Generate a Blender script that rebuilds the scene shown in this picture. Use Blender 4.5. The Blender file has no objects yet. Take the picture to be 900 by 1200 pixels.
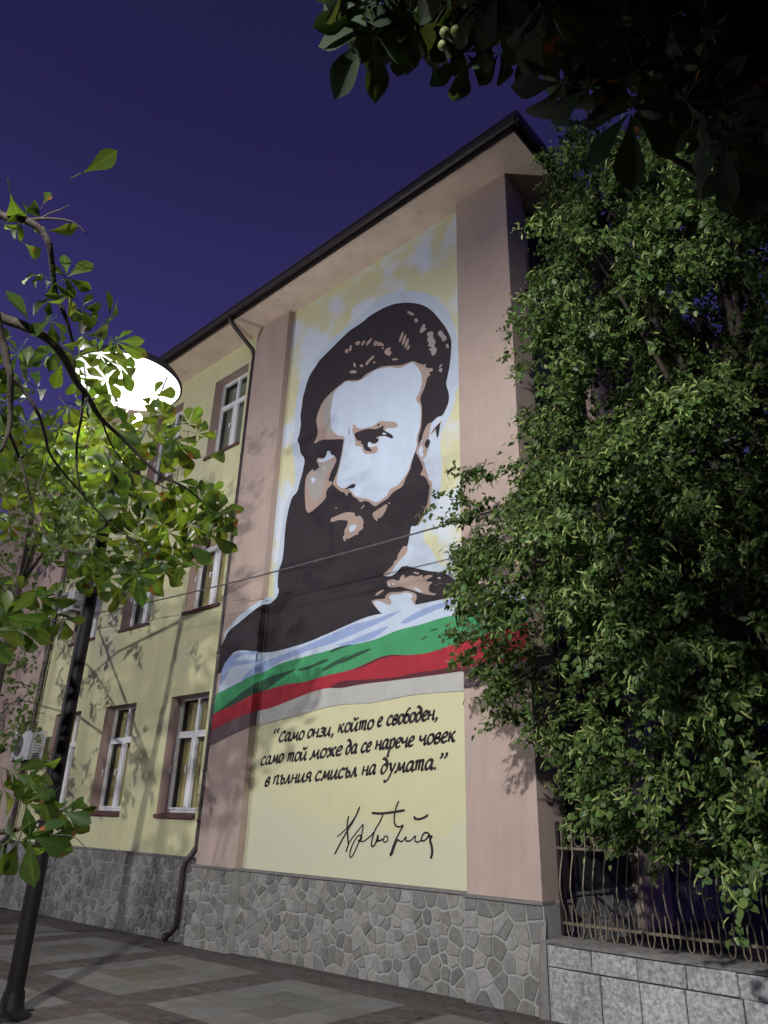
import bpy, math, random
import numpy as np
from mathutils import Vector, Matrix, noise
from mathutils.geometry import tessellate_polygon
rnd = random.Random(7)
S = bpy.context.scene
COL = S.collection

# ------------------------------------------------------------------ camera
F = 846.0                      # focal length in pixels of the 900x1200 frame
H = 1.6
def _n(v): return v/np.linalg.norm(v)
_Z = _n(np.array([58., -1986., F]))
_X = _n(np.array([1001., -331., -F])); _X = _n(_X-_Z*_X.dot(_Z))
_Y = np.cross(_Z, _X)
M = np.array([_X, _Y, _Z])     # world = M @ (right, down, forward)
cam = bpy.data.cameras.new('camera'); camo = bpy.data.objects.new('camera', cam); COL.objects.link(camo)
R = Matrix([[M[i][0], -M[i][1], -M[i][2]] for i in range(3)])
camo.matrix_world = Matrix.Translation((0, 0, H)) @ R.to_4x4()
cam.sensor_fit = 'HORIZONTAL'; cam.sensor_width = 36; cam.lens = F/900*36
cam.clip_start = 0.05; cam.clip_end = 600
S.camera = camo
# ------------------------------------------------------------------ world: clear dusk sky
W = bpy.data.worlds.new('World'); S.world = W; W.use_nodes = True
nt = W.node_tree; nt.nodes.clear()
wo = nt.nodes.new('ShaderNodeOutputWorld'); bg = nt.nodes.new('ShaderNodeBackground')
tc = nt.nodes.new('ShaderNodeTexCoord'); sp = nt.nodes.new('ShaderNodeSeparateXYZ'); rp = nt.nodes.new('ShaderNodeValToRGB')
nt.links.new(tc.outputs['Generated'], sp.inputs[0]); nt.links.new(sp.outputs['Z'], rp.inputs[0])
nt.links.new(rp.outputs[0], bg.inputs[0]); nt.links.new(bg.outputs[0], wo.inputs[0])
el = rp.color_ramp.elements
el[0].position = 0.0; el[0].color = (.060, .052, .175, 1)
el[1].position = 1.0; el[1].color = (.0125, .0105, .046, 1)
for p, c in ((.35, (.055, .048, .185, 1)), (.55, (.034, .029, .130, 1)), (.75, (.0185, .0155, .072, 1))):
    e = el.new(p); e.color = c
bg.inputs[1].default_value = 1.0
# ------------------------------------------------------------------ lamps and exposure
LAMP_NEAR = dict(pos=(-7.25, 3.32), power=500)      # the street lamp in view
LAMP_BACK = dict(pos=(-.45, -3.2), power=12000)     # the next street lamp of the row, behind the photographer
LAMP_FILL = dict(pos=(-16.0, -4.8), power=6000)      # added lamp, out of view behind and left, brightens the left wall
LAMP_COL = (1.0, .975, .955)
S.view_settings.view_transform = 'Standard'; S.view_settings.look = 'None'
S.view_settings.exposure = 0; S.view_settings.gamma = 1
S.render.engine = 'CYCLES'
S.cycles.max_bounces = 6; S.cycles.transparent_max_bounces = 12

# ------------------------------------------------------------------ geometry helpers
def ray(px, py): return M @ np.array([px-450., py-600., F])
def onY(px, py, Y):
    d = ray(px, py); p = d*(Y/d[1]); return Vector((p[0], Y, p[2]+H))
def onX(px, py, X):
    d = ray(px, py); p = d*(X/d[0]); return Vector((X, p[1], p[2]+H))
def atD(px, py, dist):                       # point seen at a distance in metres
    d = ray(px, py); d = d/np.linalg.norm(d)*dist; return Vector((d[0], d[1], d[2]+H))
def proj(p):
    c = M.T @ (np.array(p, float)-[0, 0, H]); return (450+F*c[0]/c[2], 600+F*c[1]/c[2])
SL = .014
def gz(x): return max(-.6, min(.3, SL*(x+4)))

class MB:
    def __init__(s): s.v = []; s.f = []; s.uv = None
    def add(s, vs, fs):
        o = len(s.v); s.v += [tuple(v) for v in vs]; s.f += [tuple(i+o for i in f) for f in fs]
    def box(s, a, b, bev=0):
        x0, y0, z0 = a; x1, y1, z1 = b
        s.add([(x0,y0,z0),(x1,y0,z0),(x1,y1,z0),(x0,y1,z0),(x0,y0,z1),(x1,y0,z1),(x1,y1,z1),(x0,y1,z1)],
              [(0,3,2,1),(4,5,6,7),(0,1,5,4),(1,2,6,5),(2,3,7,6),(3,0,4,7)])
    def tube(s, pts, r, n=8, cap=True):
        pts = [Vector(p) for p in pts]
        rs = r if isinstance(r, (list, tuple)) else [r]*len(pts)
        o = len(s.v); prev = None
        for i, p in enumerate(pts):
            t = (pts[min(i+1, len(pts)-1)]-pts[max(i-1, 0)]).normalized()
            if prev is None:
                a = t.cross(Vector((0,0,1)) if abs(t.z) < .9 else Vector((1,0,0))).normalized()
            else:
                a = (prev-t*prev.dot(t)).normalized()
            prev = a; b = t.cross(a)
            for k in range(n):
                an = 2*math.pi*k/n
                s.v.append(tuple(p+(a*math.cos(an)+b*math.sin(an))*rs[i]))
        for i in range(len(pts)-1):
            for k in range(n):
                k2 = (k+1) % n
                s.f.append((o+i*n+k, o+i*n+k2, o+(i+1)*n+k2, o+(i+1)*n+k))
        if cap:
            s.f.append(tuple(o+k for k in range(n))[::-1]); e = o+(len(pts)-1)*n
            s.f.append(tuple(e+k for k in range(n)))
    def lathe(s, prof, n=24, c=(0,0,0)):
        o = len(s.v)
        for r, z in prof:
            for k in range(n):
                a = 2*math.pi*k/n; s.v.append((c[0]+r*math.cos(a), c[1]+r*math.sin(a), c[2]+z))
        for i in range(len(prof)-1):
            for k in range(n):
                k2 = (k+1) % n
                s.f.append((o+i*n+k, o+i*n+k2, o+(i+1)*n+k2, o+(i+1)*n+k))
    def mesh(s, name, mats, smooth=False):
        me = bpy.data.meshes.new(name); me.from_pydata(s.v, [], s.f)
        for m in (mats if isinstance(mats, (list, tuple)) else [mats]): me.materials.append(m)
        if smooth: me.polygons.foreach_set('use_smooth', [True]*len(me.polygons))
        me.update(); return me
    def build(s, name, mats, parent=None, smooth=False, **kw):
        o = bpy.data.objects.new(name, s.mesh(name, mats, smooth)); COL.objects.link(o)
        if parent: o.parent = parent
        for k, v in kw.items(): o[k] = v
        return o
def empty(name, loc=(0,0,0), **kw):
    o = bpy.data.objects.new(name, None); COL.objects.link(o); o.location = loc; o.empty_display_size = .2
    for k, v in kw.items(): o[k] = v
    return o
def place(name, me, parent=None, loc=(0,0,0), rot=None, **kw):
    o = bpy.data.objects.new(name, me); COL.objects.link(o)
    if parent: o.parent = parent
    o.location = loc
    if rot is not None: o.rotation_euler = rot
    for k, v in kw.items(): o[k] = v
    return o

# ------------------------------------------------------------------ materials
def mat(name, col, rough=.8, noise_amt=.12, scale=6, bump=.0, bscale=60, island=0, metal=0, spec=.5, stain=0, stain_col=None, vec='Object', stretch=None, streak=0):
    m = bpy.data.materials.new(name); m.use_nodes = True; t = m.node_tree; N = t.nodes; L = t.links
    b = N['Principled BSDF']; b.inputs['Roughness'].default_value = rough; b.inputs['Metallic'].default_value = metal
    b.inputs['Specular IOR Level'].default_value = spec
    c = N.new('ShaderNodeTexCoord'); src = c.outputs[vec]
    if vec == 'Object':
        g = N.new('ShaderNodeNewGeometry'); src = g.outputs['Position']
    if stretch:
        mp = N.new('ShaderNodeMapping'); mp.inputs['Scale'].default_value = stretch; L.new(src, mp.inputs[0]); src = mp.outputs[0]
    nz = N.new('ShaderNodeTexNoise'); nz.inputs['Scale'].default_value = scale; nz.inputs['Detail'].default_value = 6; nz.inputs['Roughness'].default_value = .65
    L.new(src, nz.inputs['Vector'])
    mx = N.new('ShaderNodeMix'); mx.data_type = 'RGBA'
    mx.inputs[6].default_value = (*[x*(1-noise_amt) for x in col[:3]], 1); mx.inputs[7].default_value = (*[min(1, x*(1+noise_amt)) for x in col[:3]], 1)
    mr = N.new('ShaderNodeMapRange'); mr.inputs[1].default_value = .3; mr.inputs[2].default_value = .7; L.new(nz.outputs[0], mr.inputs[0])
    L.new(mr.outputs[0], mx.inputs[0]); out = mx.outputs[2]
    if stain:
        n2 = N.new('ShaderNodeTexNoise'); n2.inputs['Scale'].default_value = stain; n2.inputs['Detail'].default_value = 5
        L.new(src, n2.inputs['Vector']); r2 = N.new('ShaderNodeMapRange'); r2.inputs[1].default_value = .56; r2.inputs[2].default_value = .72
        L.new(n2.outputs[0], r2.inputs[0]); m2 = N.new('ShaderNodeMix'); m2.data_type = 'RGBA'
        L.new(r2.outputs[0], m2.inputs[0]); L.new(out, m2.inputs[6]); m2.inputs[7].default_value = (*(stain_col or [x*.6 for x in col]), 1); out = m2.outputs[2]
    if streak:
        ms = N.new('ShaderNodeMapping'); ms.inputs['Scale'].default_value = (1.7, 1.7, .22); L.new(src, ms.inputs[0])
        n5 = N.new('ShaderNodeTexNoise'); n5.inputs['Scale'].default_value = 1.6; n5.inputs['Detail'].default_value = 5; n5.inputs['Roughness'].default_value = .7; L.new(ms.outputs[0], n5.inputs['Vector'])
        r5 = N.new('ShaderNodeMapRange'); r5.inputs[1].default_value = .35; r5.inputs[2].default_value = .7; r5.inputs[3].default_value = 1.04; r5.inputs[4].default_value = 1-streak; L.new(n5.outputs[0], r5.inputs[0])
        v5 = N.new('ShaderNodeVectorMath'); v5.operation = 'SCALE'; L.new(out, v5.inputs[0]); L.new(r5.outputs[0], v5.inputs['Scale']); out = v5.outputs[0]
    if island:
        g = N.new('ShaderNodeNewGeometry'); oi = N.new('ShaderNodeObjectInfo')
        ad = N.new('ShaderNodeMath'); ad.operation = 'ADD'; L.new(g.outputs['Random Per Island'], ad.inputs[0]); L.new(oi.outputs['Random'], ad.inputs[1])
        fr = N.new('ShaderNodeMath'); fr.operation = 'FRACT'; L.new(ad.outputs[0], fr.inputs[0])
        m3 = N.new('ShaderNodeMapRange'); m3.inputs[3].default_value = 1-island; m3.inputs[4].default_value = 1+island; L.new(fr.outputs[0], m3.inputs[0])
        hv = N.new('ShaderNodeHueSaturation'); L.new(out, hv.inputs['Color']); L.new(m3.outputs[0], hv.inputs['Value'])
        f2 = N.new('ShaderNodeMath'); f2.operation = 'MULTIPLY'; f2.inputs[1].default_value = 7.31; L.new(fr.outputs[0], f2.inputs[0])
        f3 = N.new('ShaderNodeMath'); f3.operation = 'FRACT'; L.new(f2.outputs[0], f3.inputs[0])
        m4 = N.new('ShaderNodeMapRange'); m4.inputs[3].default_value = .4; m4.inputs[4].default_value = 1.7; L.new(f3.outputs[0], m4.inputs[0]); L.new(m4.outputs[0], hv.inputs['Saturation'])
        out = hv.outputs[0]
    L.new(out, b.inputs['Base Color'])
    if bump:
        n3 = N.new('ShaderNodeTexNoise'); n3.inputs['Scale'].default_value = bscale; n3.inputs['Detail'].default_value = 4; L.new(src, n3.inputs['Vector'])
        bp = N.new('ShaderNodeBump'); bp.inputs['Strength'].default_value = bump; bp.inputs['Distance'].default_value = .01
        L.new(n3.outputs[0], bp.inputs['Height']); L.new(bp.outputs[0], b.inputs['Normal'])
    return m
def leafmat(name, col, trans=.45, island=.35, rough=.45, tcol=None, brown=0):
    m = bpy.data.materials.new(name); m.use_nodes = True; t = m.node_tree; N = t.nodes; L = t.links
    b = N['Principled BSDF']; b.inputs['Roughness'].default_value = rough; b.inputs['Specular IOR Level'].default_value = .35
    g = N.new('ShaderNodeNewGeometry'); oi = N.new('ShaderNodeObjectInfo')
    ad = N.new('ShaderNodeMath'); ad.operation = 'ADD'; L.new(g.outputs['Random Per Island'], ad.inputs[0]); L.new(oi.outputs['Random'], ad.inputs[1])
    fr = N.new('ShaderNodeMath'); fr.operation = 'FRACT'; L.new(ad.outputs[0], fr.inputs[0])
    def chain(c):
        hv = N.new('ShaderNodeHueSaturation'); hv.inputs['Color'].default_value = (*c, 1)
        mr = N.new('ShaderNodeMapRange'); mr.inputs[3].default_value = 1-island; mr.inputs[4].default_value = 1+island; L.new(fr.outputs[0], mr.inputs[0]); L.new(mr.outputs[0], hv.inputs['Value'])
        m5 = N.new('ShaderNodeMath'); m5.operation = 'MULTIPLY'; m5.inputs[1].default_value = 5.7; L.new(fr.outputs[0], m5.inputs[0])
        m6 = N.new('ShaderNodeMath'); m6.operation = 'FRACT'; L.new(m5.outputs[0], m6.inputs[0])
        mh = N.new('ShaderNodeMapRange'); mh.inputs[3].default_value = .475; mh.inputs[4].default_value = .52; L.new(m6.outputs[0], mh.inputs[0]); L.new(mh.outputs[0], hv.inputs['Hue'])
        o = hv.outputs[0]
        if brown:
            nz = N.new('ShaderNodeTexNoise'); nz.inputs['Scale'].default_value = 7; L.new(g.outputs['Position'], nz.inputs['Vector'])
            r2 = N.new('ShaderNodeMapRange'); r2.inputs[1].default_value = .66; r2.inputs[2].default_value = .70; L.new(nz.outputs[0], r2.inputs[0])
            mx = N.new('ShaderNodeMix'); mx.data_type = 'RGBA'; L.new(r2.outputs[0], mx.inputs[0]); L.new(o, mx.inputs[6]); mx.inputs[7].default_value = (.22, .07, .02, 1); o = mx.outputs[2]
        if brown:      # veins: fine bands across each leaflet, read from its UV
            uv = N.new('ShaderNodeTexCoord'); sx = N.new('ShaderNodeSeparateXYZ'); L.new(uv.outputs['UV'], sx.inputs[0])
            ab = N.new('ShaderNodeMath'); ab.operation = 'ABSOLUTE'; L.new(sx.outputs[0], ab.inputs[0])
            k1 = N.new('ShaderNodeMath'); k1.operation = 'MULTIPLY_ADD'; k1.inputs[1].default_value = -.35; L.new(ab.outputs[0], k1.inputs[0]); L.new(sx.outputs[1], k1.inputs[2])
            k2 = N.new('ShaderNodeMath'); k2.operation = 'MULTIPLY'; k2.inputs[1].default_value = 75; L.new(k1.outputs[0], k2.inputs[0])
            k3 = N.new('ShaderNodeMath'); k3.operation = 'SINE'; L.new(k2.outputs[0], k3.inputs[0])
            k4 = N.new('ShaderNodeMapRange'); k4.inputs[1].default_value = .5; k4.inputs[2].default_value = 1; k4.inputs[3].default_value = 1; k4.inputs[4].default_value = .72; L.new(k3.outputs[0], k4.inputs[0])
            k5 = N.new('ShaderNodeMapRange'); k5.inputs[1].default_value = .0; k5.inputs[2].default_value = .10; k5.inputs[3].default_value = 1.5; k5.inputs[4].default_value = 1; L.new(ab.outputs[0], k5.inputs[0])
            k6 = N.new('ShaderNodeMath'); k6.operation = 'MULTIPLY'; L.new(k4.outputs[0], k6.inputs[0]); L.new(k5.outputs[0], k6.inputs[1])
            vm = N.new('ShaderNodeVectorMath'); vm.operation = 'SCALE'; L.new(o, vm.inputs[0]); L.new(k6.outputs[0], vm.inputs['Scale']); o = vm.outputs[0]
        return o
    L.new(chain(col), b.inputs['Base Color'])
    tr = N.new('ShaderNodeBsdfTranslucent'); L.new(chain(tcol or tuple(min(1, c*1.8) for c in col)), tr.inputs[0])
    mx = N.new('ShaderNodeMixShader'); mx.inputs[0].default_value = trans
    L.new(b.outputs[0], mx.inputs[1]); L.new(tr.outputs[0], mx.inputs[2]); L.new(mx.outputs[0], N['Material Output'].inputs[0])
    return m
YEL = (.60, .585, .345); PINK = (.42, .325, .28)
M_yel = mat('yellow_plaster', YEL, .9, .05, 3, .35, 70, streak=.10, stain=.9, stain_col=(.56, .55, .40))
M_pink = mat('pink_plaster', PINK, .9, .06, 2.5, .35, 70, streak=.12, stain=1.3, stain_col=(.40, .33, .29))
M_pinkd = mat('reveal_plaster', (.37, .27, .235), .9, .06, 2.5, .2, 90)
M_soff = mat('soffit_plaster', (.70, .56, .48), .9, .14, 1.6, .3, 50, stain=2.5, stain_col=(.56, .44, .37))
M_brown = mat('dark_brown_metal', (.020, .013, .013), .5, .2, 8)
M_sill = mat('sill_metal', (.10, .04, .035), .55, .15, 8)
M_pipe = mat('downpipe_metal', (.035, .024, .022), .45, .2, 5)
M_pvc = mat('white_plastic_frame', (.78, .79, .80), .28, .03, 4)
M_curt = mat('curtain_cloth', (.62, .49, .22), .9, .25, 9, stretch=(14, 14, .3))
M_curtw = mat('pale_net_curtain', (.40, .38, .30), .9, .2, 9, stretch=(14, 14, .3))
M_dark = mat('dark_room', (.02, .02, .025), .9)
M_mortar = mat('plinth_mortar', (.31, .315, .295), .95, .12, 9, .4, 120)
M_stone = mat('grey_crazy_stone', (.20, .197, .182), .85, .25, 22, .6, 60, island=.34)
M_ledge = mat('plinth_ledge', (.17, .165, .155), .9, .25, 14, .5, 60)
M_gran = mat('granite_block', (.30, .31, .31), .85, .60, 30, .8, 45, island=.18, stain=3.2, stain_col=(.14, .14, .125))
M_ground = mat('pavement_joint', (.055, .05, .045), .95, .3, 8, .3, 60)
M_tileg = mat('grey_paving', (.135, .132, .125), .85, .2, 7, .35, 80, island=.12, stain=2.2, stain_col=(.10, .095, .085))
M_tilet = mat('tan_paving', (.103, .098, .084), .85, .25, 7, .35, 80, island=.10, stain=2.2, stain_col=(.09, .08, .06))
M_brick = mat('red_brick_paving', (.068, .057, .053), .9, .3, 12, .4, 80, island=.18)
M_iron = mat('fence_paint', (.17, .14, .10), .5, .25, 20, metal=.2)
M_pole = mat('lamp_pole_paint', (.010, .008, .010), .55, .2, 6, spec=.2)
M_poleg = mat('lamp_head_paint', (.16, .19, .17), .45, .15, 6)
M_black = mat('black_housing', (.012, .012, .014), .5, .1, 6)
M_disc = mat('white_reflector', (.85, .85, .85), .5, .02, 4)
M_acw = mat('ac_casing', (.55, .56, .56), .5, .08, 6)
M_acd = mat('ac_grille', (.12, .12, .125), .6, .1, 6)
M_bark = mat('dark_bark', (.045, .035, .028), .9, .3, 25, .6, 50)
M_cable = mat('cable_rubber', (.10, .10, .105), .5)
M_soil = mat('garden_soil', (.05, .045, .035), .95, .4, 6, .6, 30)
M_roof = mat('roof_sheet', (.05, .03, .028), .6, .2, 6)
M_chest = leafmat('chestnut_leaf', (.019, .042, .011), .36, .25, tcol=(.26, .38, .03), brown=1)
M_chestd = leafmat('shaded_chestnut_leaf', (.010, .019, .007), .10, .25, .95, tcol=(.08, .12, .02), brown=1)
M_lime = leafmat('lime_leaf', (.070, .120, .030), .3, .5, tcol=(.10, .18, .04))
M_bract = leafmat('lime_bract', (.30, .37, .12), .4, .3, tcol=(.35, .42, .14))
M_limeb = leafmat('small_leaf', (.10, .16, .045), .4, .35, tcol=(.25, .36, .08))
M_fruit = mat('green_fruit', (.14, .18, .05), .6, .2, 20)
def glassmat():
    m = bpy.data.materials.new('window_glass'); m.use_nodes = True; N = m.node_tree.nodes; L = m.node_tree.links
    N.remove(N['Principled BSDF'])
    t = N.new('ShaderNodeBsdfTransparent'); t.inputs[0].default_value = (.86, .89, .88, 1); g = N.new('ShaderNodeBsdfGlossy'); g.inputs['Roughness'].default_value = .02
    f = N.new('ShaderNodeFresnel'); f.inputs[0].default_value = 1.5; mx = N.new('ShaderNodeMixShader')
    gg = N.new('ShaderNodeNewGeometry'); q1 = N.new('ShaderNodeMath'); q1.operation = 'SUBTRACT'; q1.inputs[0].default_value = 1; L.new(gg.outputs['Backfacing'], q1.inputs[1])
    q2 = N.new('ShaderNodeMath'); q2.operation = 'MULTIPLY'; L.new(q1.outputs[0], q2.inputs[0]); L.new(f.outputs[0], q2.inputs[1]); L.new(q2.outputs[0], mx.inputs[0]); L.new(t.outputs[0], mx.inputs[1]); L.new(g.outputs[0], mx.inputs[2]); L.new(mx.outputs[0], N['Material Output'].inputs[0])
    return m
M_glass = glassmat()
def emis(name, col, s):
    m = bpy.data.materials.new(name); m.use_nodes = True; N = m.node_tree.nodes; b = N['Principled BSDF']
    b.inputs['Emission Color'].default_value = (*col, 1); b.inputs['Emission Strength'].default_value = s; return m
M_bulb = emis('bulb_glow', LAMP_COL, 60)
def paint(name, c, amt=.05): return mat('paint_'+name, c, .85, amt, 5, .3, 70, streak=.07)
P_black = paint('black', (.020, .014, .019), .18); P_white = paint('white', (.47, .55, .66)); P_halo = paint('halo_white', (.47, .545, .64), .07)
P_tan = paint('tan', (.34, .255, .215)); P_grey = paint('warm_grey', (.30, .285, .265)); P_green = paint('green', (.045, .27, .11), .12)
P_dgreen = paint('dark_green', (.016, .065, .035)); P_red = paint('red', (.33, .016, .030), .12); P_dred = paint('dark_red', (.085, .014, .022))
P_blue = paint('pale_blue', (.26, .34, .56)); P_band = paint('grey_band', (.42, .42, .40), .08); P_purple = paint('purple_brown', (.115, .075, .09))
P_ink = paint('ink', (.018, .011, .015))
def cloudmat():
    m = mat('mural_background', (.575, .56, .345), .9, .04, 3, .25, 90); N = m.node_tree.nodes; L = m.node_tree.links
    b = N['Principled BSDF']; base = b.inputs['Base Color'].links[0].from_socket
    g = N.new('ShaderNodeNewGeometry'); mp = N.new('ShaderNodeMapping'); mp.inputs['Scale'].default_value = (1, 1, 1.1); mp.inputs['Rotation'].default_value = (0, .75, 0); mp.inputs['Location'].default_value = (3.1, 0, 1.4)
    L.new(g.outputs['Position'], mp.inputs[0]); nz = N.new('ShaderNodeTexNoise'); nz.inputs['Scale'].default_value = 1.15; nz.inputs['Detail'].default_value = 5; nz.inputs['Roughness'].default_value = .55; nz.inputs['Distortion'].default_value = .3
    L.new(mp.outputs[0], nz.inputs['Vector']); sx = N.new('ShaderNodeSeparateXYZ'); L.new(g.outputs['Position'], sx.inputs[0])
    r = N.new('ShaderNodeMapRange'); r.inputs[1].default_value = .46; r.inputs[2].default_value = .58; L.new(nz.outputs[0], r.inputs[0])
    z = N.new('ShaderNodeMapRange'); z.inputs[1].default_value = 4.2; z.inputs[2].default_value = 4.6; L.new(sx.outputs[2], z.inputs[0])
    mu = N.new('ShaderNodeMath'); mu.operation = 'MULTIPLY'; L.new(r.outputs[0], mu.inputs[0]); L.new(z.outputs[0], mu.inputs[1])
    mx = N.new('ShaderNodeMix'); mx.data_type = 'RGBA'; L.new(mu.outputs[0], mx.inputs[0]); L.new(base, mx.inputs[6]); mx.inputs[7].default_value = (.57, .63, .70, 1)
    # repainted pale patches low on the panel
    n2 = N.new('ShaderNodeTexNoise'); n2.inputs['Scale'].default_value = .8; n2.inputs['Detail'].default_value = 3; L.new(g.outputs['Position'], n2.inputs['Vector'])
    a = N.new('ShaderNodeMath'); a.operation = 'MULTIPLY_ADD'; a.inputs[1].default_value = 1.6; L.new(n2.outputs[0], a.inputs[0]); L.new(sx.outputs[2], a.inputs[2])
    r2 = N.new('ShaderNodeMapRange'); r2.inputs[1].default_value = 2.42; r2.inputs[2].default_value = 2.34; L.new(a.outputs[0], r2.inputs[0])
    m2 = N.new('ShaderNodeMix'); m2.data_type = 'RGBA'; L.new(r2.outputs[0], m2.inputs[0]); L.new(mx.outputs[2], m2.inputs[6]); m2.inputs[7].default_value = (.55, .55, .39, 1)
    L.new(m2.outputs[2], b.inputs['Base Color']); return m
M_cloud = cloudmat()

# ------------------------------------------------------------------ ground and paving
def sheet(name, x0, x1, y0, y1, z, m, **kw):
    mb = MB(); xs = [x0, -46.8, -4, 17, x1] if x0 < -47 else [x0, x1]
    vs = []
    for x in xs: vs += [(x, y0, gz(x)+z), (x, y1, gz(x)+z)]
    mb.add(vs, [(2*i, 2*i+2, 2*i+3, 2*i+1) for i in range(len(xs)-1)])
    return mb.build(name, m, **kw)
ground = sheet('ground', -150, 150, -150, 150, 0, M_ground, kind='structure')
def tile_mesh(w, d, h, b=.008):
    mb = MB(); x, y = w/2, d/2
    mb.add([(-x,-y,0),(x,-y,0),(x,y,0),(-x,y,0),(-x,-y,h-b*.6),(x,-y,h-b*.6),(x,y,h-b*.6),(-x,y,h-b*.6),(-x+b,-y+b,h),(x-b,-y+b,h),(x-b,y-b,h),(-x+b,y-b,h)],
           [(0,1,5,4),(1,2,6,5),(2,3,7,6),(3,0,4,7),(4,5,9,8),(5,6,10,9),(6,7,11,10),(7,4,8,11),(8,9,10,11)])
    return mb
TX, TY = 2.165, 2.23
tg = tile_mesh(.408, .432, .02, .004).mesh('paving_slab', M_tileg); tt = tile_mesh(.408, .432, .02, .004).mesh('paving_slab', M_tilet)
PX0, PY0 = -9.08, 4.42              # left and near corner of one slab field
fields = []
for i in range(-4, 6):
    for j in range(-3, 1):
        x0, y0 = PX0+i*TX, PY0+j*TY; fields.append((x0, y0))
        if not (-15 < x0 < 0 and y0 > -1): continue
        for a in range(4):
            for b in range(4):
                inner = a in (1, 2) and b in (1, 2)
                x, y = x0+.2075+a*.415, y0+.2195+b*.439
                q = proj((x, y, gz(x)))
                if not (-150 < q[0] < 1050 and q[1] < 1500): continue
                place('paving_slab', tt if inner else tg, ground, (x, y, gz(x)-.004+rnd.uniform(-.0015, .0015)), (rnd.uniform(-.003,.003), -SL+rnd.uniform(-.003,.003), 0))
def in_field(x, y):
    u = (x-PX0) % TX; v = (y-PY0) % TY
    return u < 1.67 and v < 1.765 and y < 6.25
bl = []
nx, ny = int(15/.21), int(5.6/.105)
for l in range(ny):
    for k in range(nx):
        x = -16.4+k*.21+(.105 if l % 2 else 0); y = 1.15+l*.105
        if y > 6.74 or x > -3.2: continue
        if in_field(x, y) or in_field(x-.09, y) or in_field(x+.09, y): 
            if in_field(x, y): continue
        q = proj((x, y, 0))
        if -60 < q[0] < 960 and q[1] < 1290: bl.append((x, y))
bl.sort(key=lambda p: p[0]**2+p[1]**2)
br = tile_mesh(.2, .096, .014, .005).mesh('brick', M_brick)
for x, y in bl[:300]:
    place('brick', br, ground, (x, y, gz(x)-.003+rnd.uniform(-.003, .002)), (rnd.uniform(-.01,.01), -SL+rnd.uniform(-.01,.01), rnd.uniform(-.02,.02)))
mb = MB()
for x, y in bl[300:]:
    t = tile_mesh(.2, .096, .014, .005); z = gz(x)-.003+rnd.uniform(-.003, .002)
    mb.add([(a+x, b+y, c+z) for a, b, c in t.v], t.f)
mb.build('brick_band', M_brick, ground, kind='stuff')

# ------------------------------------------------------------------ the building
bld = empty('building', (-10, 10, -.1), label='three-storey yellow and pink building with a huge bearded portrait mural on its street front', category='building')
bld.location = (0, 0, 0)
DP, DW = 6.78, 6.90            # pilaster face, wall face
XC = -4.09                     # building corner
ZE = 10.34                     # soffit height
XL = -16.55
cols = [(-11.24, -10.14), (-13.50, -12.39), (-15.60, -14.49)]
rows = [(1.56, 3.44), (4.90, 6.72), (8.0, 9.80)]
# street wall with window openings
xs = sorted(set([XL, -9.80]+[c for a in cols for c in a])); zs = sorted(set([-.3, ZE]+[z for a in rows for z in a]))
mb = MB(); rv = MB()
def opening(xm, zm): return any(a < xm < b for a, b in cols) and any(a < zm < b for a, b in rows)
for i in range(len(xs)-1):
    for j in range(len(zs)-1):
        if opening((xs[i]+xs[i+1])/2, (zs[j]+zs[j+1])/2): continue
        mb.add([(xs[i],DW,zs[j]),(xs[i+1],DW,zs[j]),(xs[i+1],DW,zs[j+1]),(xs[i],DW,zs[j+1])], [(0,1,2,3)])
DR = .26
mb.build('wall', M_yel, bld)
# top reveal band: pink plaster frame above/left is flush, the back body of the building
mb = MB(); mb.box((-22.2, 7.6, -.4), (XC-.12, 17, ZE-.002)); mb.build('rear_walls', M_dark, bld)
mb = MB()   # mural panel wall + side wall + left wing
mb.box((-9.0, DW, -.3), (-4.6, 7.5, ZE)); mb.build('mural_wall', M_yel, bld)
def pilaster(x0, x1, y0, y1): b = MB(); b.box((x0, y0, -.3), (x1, y1, ZE)); return b.build('pilaster', M_pink, bld)
pilaster(-9.80, -8.86, DP, DW+.35); pilaster(-4.97, XC, DP, 7.25); pilaster(-17.6, XL, DP, DW+.35)
mb = MB(); mb.box((-4.6, 7.252, -.3), (XC-.15, 15.4, ZE-.001)); mb.build('side_wall', M_yel, bld)
mb = MB(); mb.box((XC-.6, 9.0, -.3), (XC, 9.8, ZE)); mb.build('pilaster', M_pink, bld)
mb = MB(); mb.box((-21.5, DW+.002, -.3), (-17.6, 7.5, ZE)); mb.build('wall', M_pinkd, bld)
# eaves
EX, EY = -3.60, 6.27
mb = MB(); mb.box((-22.4, EY, ZE), (EX, 17.2, ZE+.12)); mb.build('soffit', M_soff, bld)
mb = MB()
mb.box((-22.5, EY-.03, ZE-.02), (EX+.03, EY, ZE+.13)); mb.box((EX, EY-.03, ZE-.02), (EX+.03, 17.2, ZE+.13))
mb.build('fascia', M_brown, bld)
mb = MB()
def gutter(mb, a, b, along):
    n = 9; ring = []
    prof = [(.0, .03), (.0, -.03), (.02, -.08), (.055, -.10), (.09, -.08), (.11, -.03), (.11, .03), (.115, .04), (.10, .04)]
    o = len(mb.v)
    for e in (a, b):
        for d, z in prof:
            mb.v.append((e, EY-.03-d, ZE+.12+z) if along == 'x' else (EX+.03+d, e, ZE+.12+z))
    for i in range(n-1): mb.f.append((o+i, o+i+1, o+n+i+1, o+n+i))
gutter(mb, -22.5, EX+.14, 'x'); gutter(mb, EY-.14, 17.2, 'y')
x = -22
while x < EX:
    mb.box((x, EY-.145, ZE+.155), (x+.025, EY, ZE+.165)); x += .75
mb.build('gutter', M_brown, bld)
mb = MB(); zt = ZE+.175
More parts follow.
